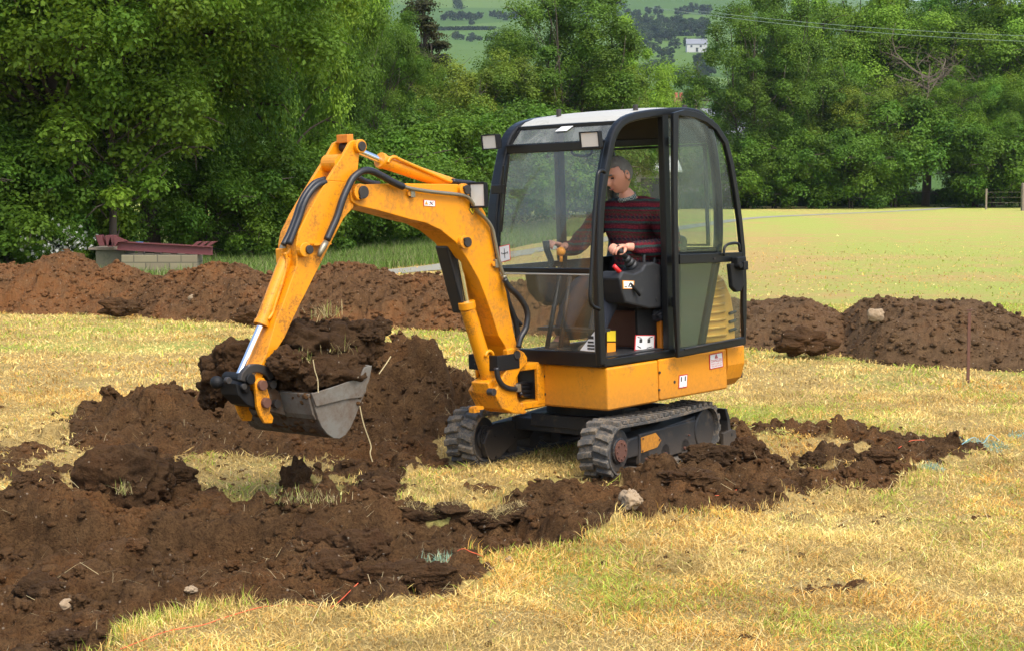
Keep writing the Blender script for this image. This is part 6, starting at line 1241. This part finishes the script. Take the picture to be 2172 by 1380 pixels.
h=hillhit(1467,112); building('cottage',1472,h[1],h[2],11,7,4.2,2.8,'distant white cottage with a grey roof on the hillside',wins=((-3,3,1.2,1.2),(2,3,1.2,1.2)),door=(0,1.2,2.2))
building('red_roofed_house',1668,150,0,9,6,4.2,1.8,'red roofed house half hidden behind the right hand trees',roof='redroof',wins=((-2,2,1,1.1),(2,2,1,1.1)))
building('shed',1690,140,0,9,5,1.8,.5,'low whitewashed shed glimpsed under the right hand trees',roof='redroof')
d=ray(1472,690); b=MB(WD); x=d[0]/d[1]*130; b.cyl((x,130,0),(x,130,8.2),.13,10,.1); b.box((x,130,7.7),(1.4,.1,.12)); M['wood']=dirty('weathered_wood',(.22,.18,.13),(.12,.10,.07),.9,.5,4); tag(b.build('utility_pole',M['wood'],None),'wooden utility pole beside the farmhouse','pole')
def wire(p0,p1,D,sag,label):
    a=C0+ray(*p0)*(D/ray(*p0)[1]); c=C0+ray(*p1)*(D/ray(*p1)[1]); P=[a*(1-t)+c*t-np.array([0,0,4*sag*t*(1-t)]) for t in np.linspace(0,1,24)]; b=MB(WD); b.tube(P,.009,4); tag(b.build('power_line',M['wirem'],None),label,'cable',group='power lines above the right hand trees')
M['wirem']=mat('cable_grey',(.16,.22,.21),.6)
wire((1380,16),(2300,92),95,.35,'lower power line crossing the right hand trees'); wire((1480,24),(2300,80),97,.25,'upper power line crossing the right hand trees')
# fence behind the left trees, posts at right
def fence(pts,D,label,h=1.15):
    e=None; P=[]
    for k,px in enumerate(pts): d=ray(px,690); P.append((d[0]/d[1]*D,D+.15*k))
    e=empty('wire_fence',(P[0][0],P[0][1],0),0,label=label,cat='fence')
    for x,y in P: b=MB(WD); b.cyl((x,y,-.1),(x,y,h),.06,8); b.build('post',M['wood'],e)
    b=MB(WD); [b.tube([(x,y,z) for x,y in P],.004,4) for z in (.4,.7,1.0)]; b.build('wire',M['wood'],e)
fence([-60,50,163,275,390,500,610,720],44,'post and wire fence behind the left trees'); fence([2086,2240],104,'pair of wooden fence posts at the right edge of the field',1.2)
b=MB(WD); d=ray(2167,690); x=d[0]/d[1]*100; b.box((x,100,.75),(.35,.3,1.6)); tag(b.build('gate_post',M['wood'],None,bevel=.03),'thick dark gate post at the right edge of the field','post')
# ================= RUSTY BEAMS ON BLOCKS =================
M['oxide']=dirty('red_oxide_steel',(.12,.03,.03),(.07,.03,.025),.6,.5,5); M['block']=mat('concrete_block',(.42,.36,.24),.9)
m=M['block']; p=pos(m); br=N(m,'ShaderNodeTexBrick'); mp=N(m,'ShaderNodeMapping'); mp.inputs['Rotation'].default_value=(PI/2,0,0); L(m,p,mp.inputs[0]); L(m,mp.outputs[0],br.inputs[0]); br.inputs['Scale'].default_value=1; br.inputs['Brick Width'].default_value=.45; br.inputs['Row Height'].default_value=.15; br.inputs['Mortar Size'].default_value=.012
br.inputs[1].default_value=(.27,.24,.14,1); br.inputs[2].default_value=(.21,.18,.115,1); br.inputs[3].default_value=(.10,.09,.06,1); n_=noise(m,5,5,.7,p); L(m,mix(m,mth(m,'MULTIPLY',n_.outputs[0],.6),br.outputs[0],(.14,.12,.07)),m.node_tree.nodes['Principled BSDF'].inputs[0])
DB=34.0
def at(px,py,D=DB): d=ray(px,py); return C0+d*(D/d[1])
a,c=at(257,541),at(417,560); a0=at(193,528)
ob=MB(WD); z0,z1=0,.36
b=MB(WD); b.box(((a[0]+c[0])/2,DB+.35,.19),(c[0]-a[0],.7,.50)); o=b.build('block_stack',M['block'],None,bevel=.01); tag(o,'low stack of pale concrete blocks under the rusty beam','blocks')
b=MB(WD); b.box(((a0[0]+a[0])/2-.02,DB+.9,.23),(a[0]-a0[0]+.0,.9,.58)); M['darkblock']=dirty('dark_blotched_blocks',(.10,.095,.06),(.05,.06,.03),.95,.5,3); tag(b.build('block_stack',M['darkblock'],None,bevel=.01),'dark block stack at the left end of the beam','blocks')  # darker than the pale stack, with greenish black blotches
b=MB(WD); b.box(((a0[0]+a[0])/2-.02,DB+.9,.54),(a[0]-a0[0]+.25,1.0,.035)); tag(b.build('plank',M['wood'],None),'weathered plank lying on the dark blocks','plank')
# I beam
def ibeam(p,q,h,w_,parent,nm='beam'):
    p,q=np.array(p),np.array(q); b=MB(WD); t=.02
    for dz,hh,ww in ((h/2-t/2,t,w_),(-h/2+t/2,t,w_),(0,h-2*t,t)): b.prism([p+np.array([0,-ww/2,dz-hh/2]),p+np.array([0,ww/2,dz-hh/2]),p+np.array([0,ww/2,dz+hh/2]),p+np.array([0,-ww/2,dz+hh/2])],q-p)
    return b.build(nm,M['oxide'],parent)
l,rr_=at(249,521,DB+.2),at(451,532,DB+.2)
BE=empty('steel_beam',tuple(l),0,label='long dark red steel beam with angled end plates lying on the blocks',cat='beam')
ibeam(l,rr_,.17,.14,BE)
for k,(p_,q_) in enumerate((((206,500),(214,522)),((226,500),(230,522)),((238,500),(232,524)))):
    P=[at(p_[0]-4,p_[1],DB+.3),at(p_[0]+8,p_[1]-1,DB+.3),at(q_[0]+8,q_[1],DB+.3),at(q_[0]-4,q_[1],DB+.3)]; b=MB(WD); b.prism(P,(0,.25,0)); b.build('end_plate',M['oxide'],BE,bevel=.005)
b=MB(WD); b.prism([at(240,499,DB+.1),at(270,512,DB+.1),at(250,514,DB+.1),at(244,524,DB+.1)],(0,.12,0)); b.build('gusset',M['oxide'],BE)
for k in range(3): x0=405+k*15; P=[at(x0,523,DB+.25),at(x0+8,523,DB+.25),at(x0+24,513,DB+.25),at(x0+12,513,DB+.25)]; b=MB(WD); b.prism(P,(0,.2,0)); b.build('end_plate',M['oxide'],BE,bevel=.004)
b=MB(WD)
for (px) in (300,335,370,400): p=at(px,536.5,DB+.3); b.box(p,(.10,.2,.06))
tag(b.build('timber_packer',M['wood'],None),'small timber packers between the blocks and the beam','timber')
p=at(296,514.5,DB+.2); b=MB(WD); b.box(p,(.13,.1,.02)); M['blue']=mat('blue_plastic',(.08,.16,.4),.5); tag(b.build('plastic_sheet',M['blue'],None),'scrap of blue plastic on top of the beam','plastic')

# ================= HAZE =================
b=MB(WD); b.box((0,1600,131),(5600,3500,266)); hm=bpy.data.materials.new('haze'); hm.use_nodes=True; hm.node_tree.nodes.clear(); o_=N(hm,'ShaderNodeOutputMaterial'); pv=N(hm,'ShaderNodeVolumePrincipled')
pv.inputs['Color'].default_value=(.72,.84,1,1); pv.inputs['Density'].default_value=.00010; pv.inputs['Anisotropy'].default_value=.2; L(hm,pv.outputs[0],o_.inputs['Volume'])
tag(b.build('haze',hm,None),'thin bluish haze over the valley',kind='stuff')
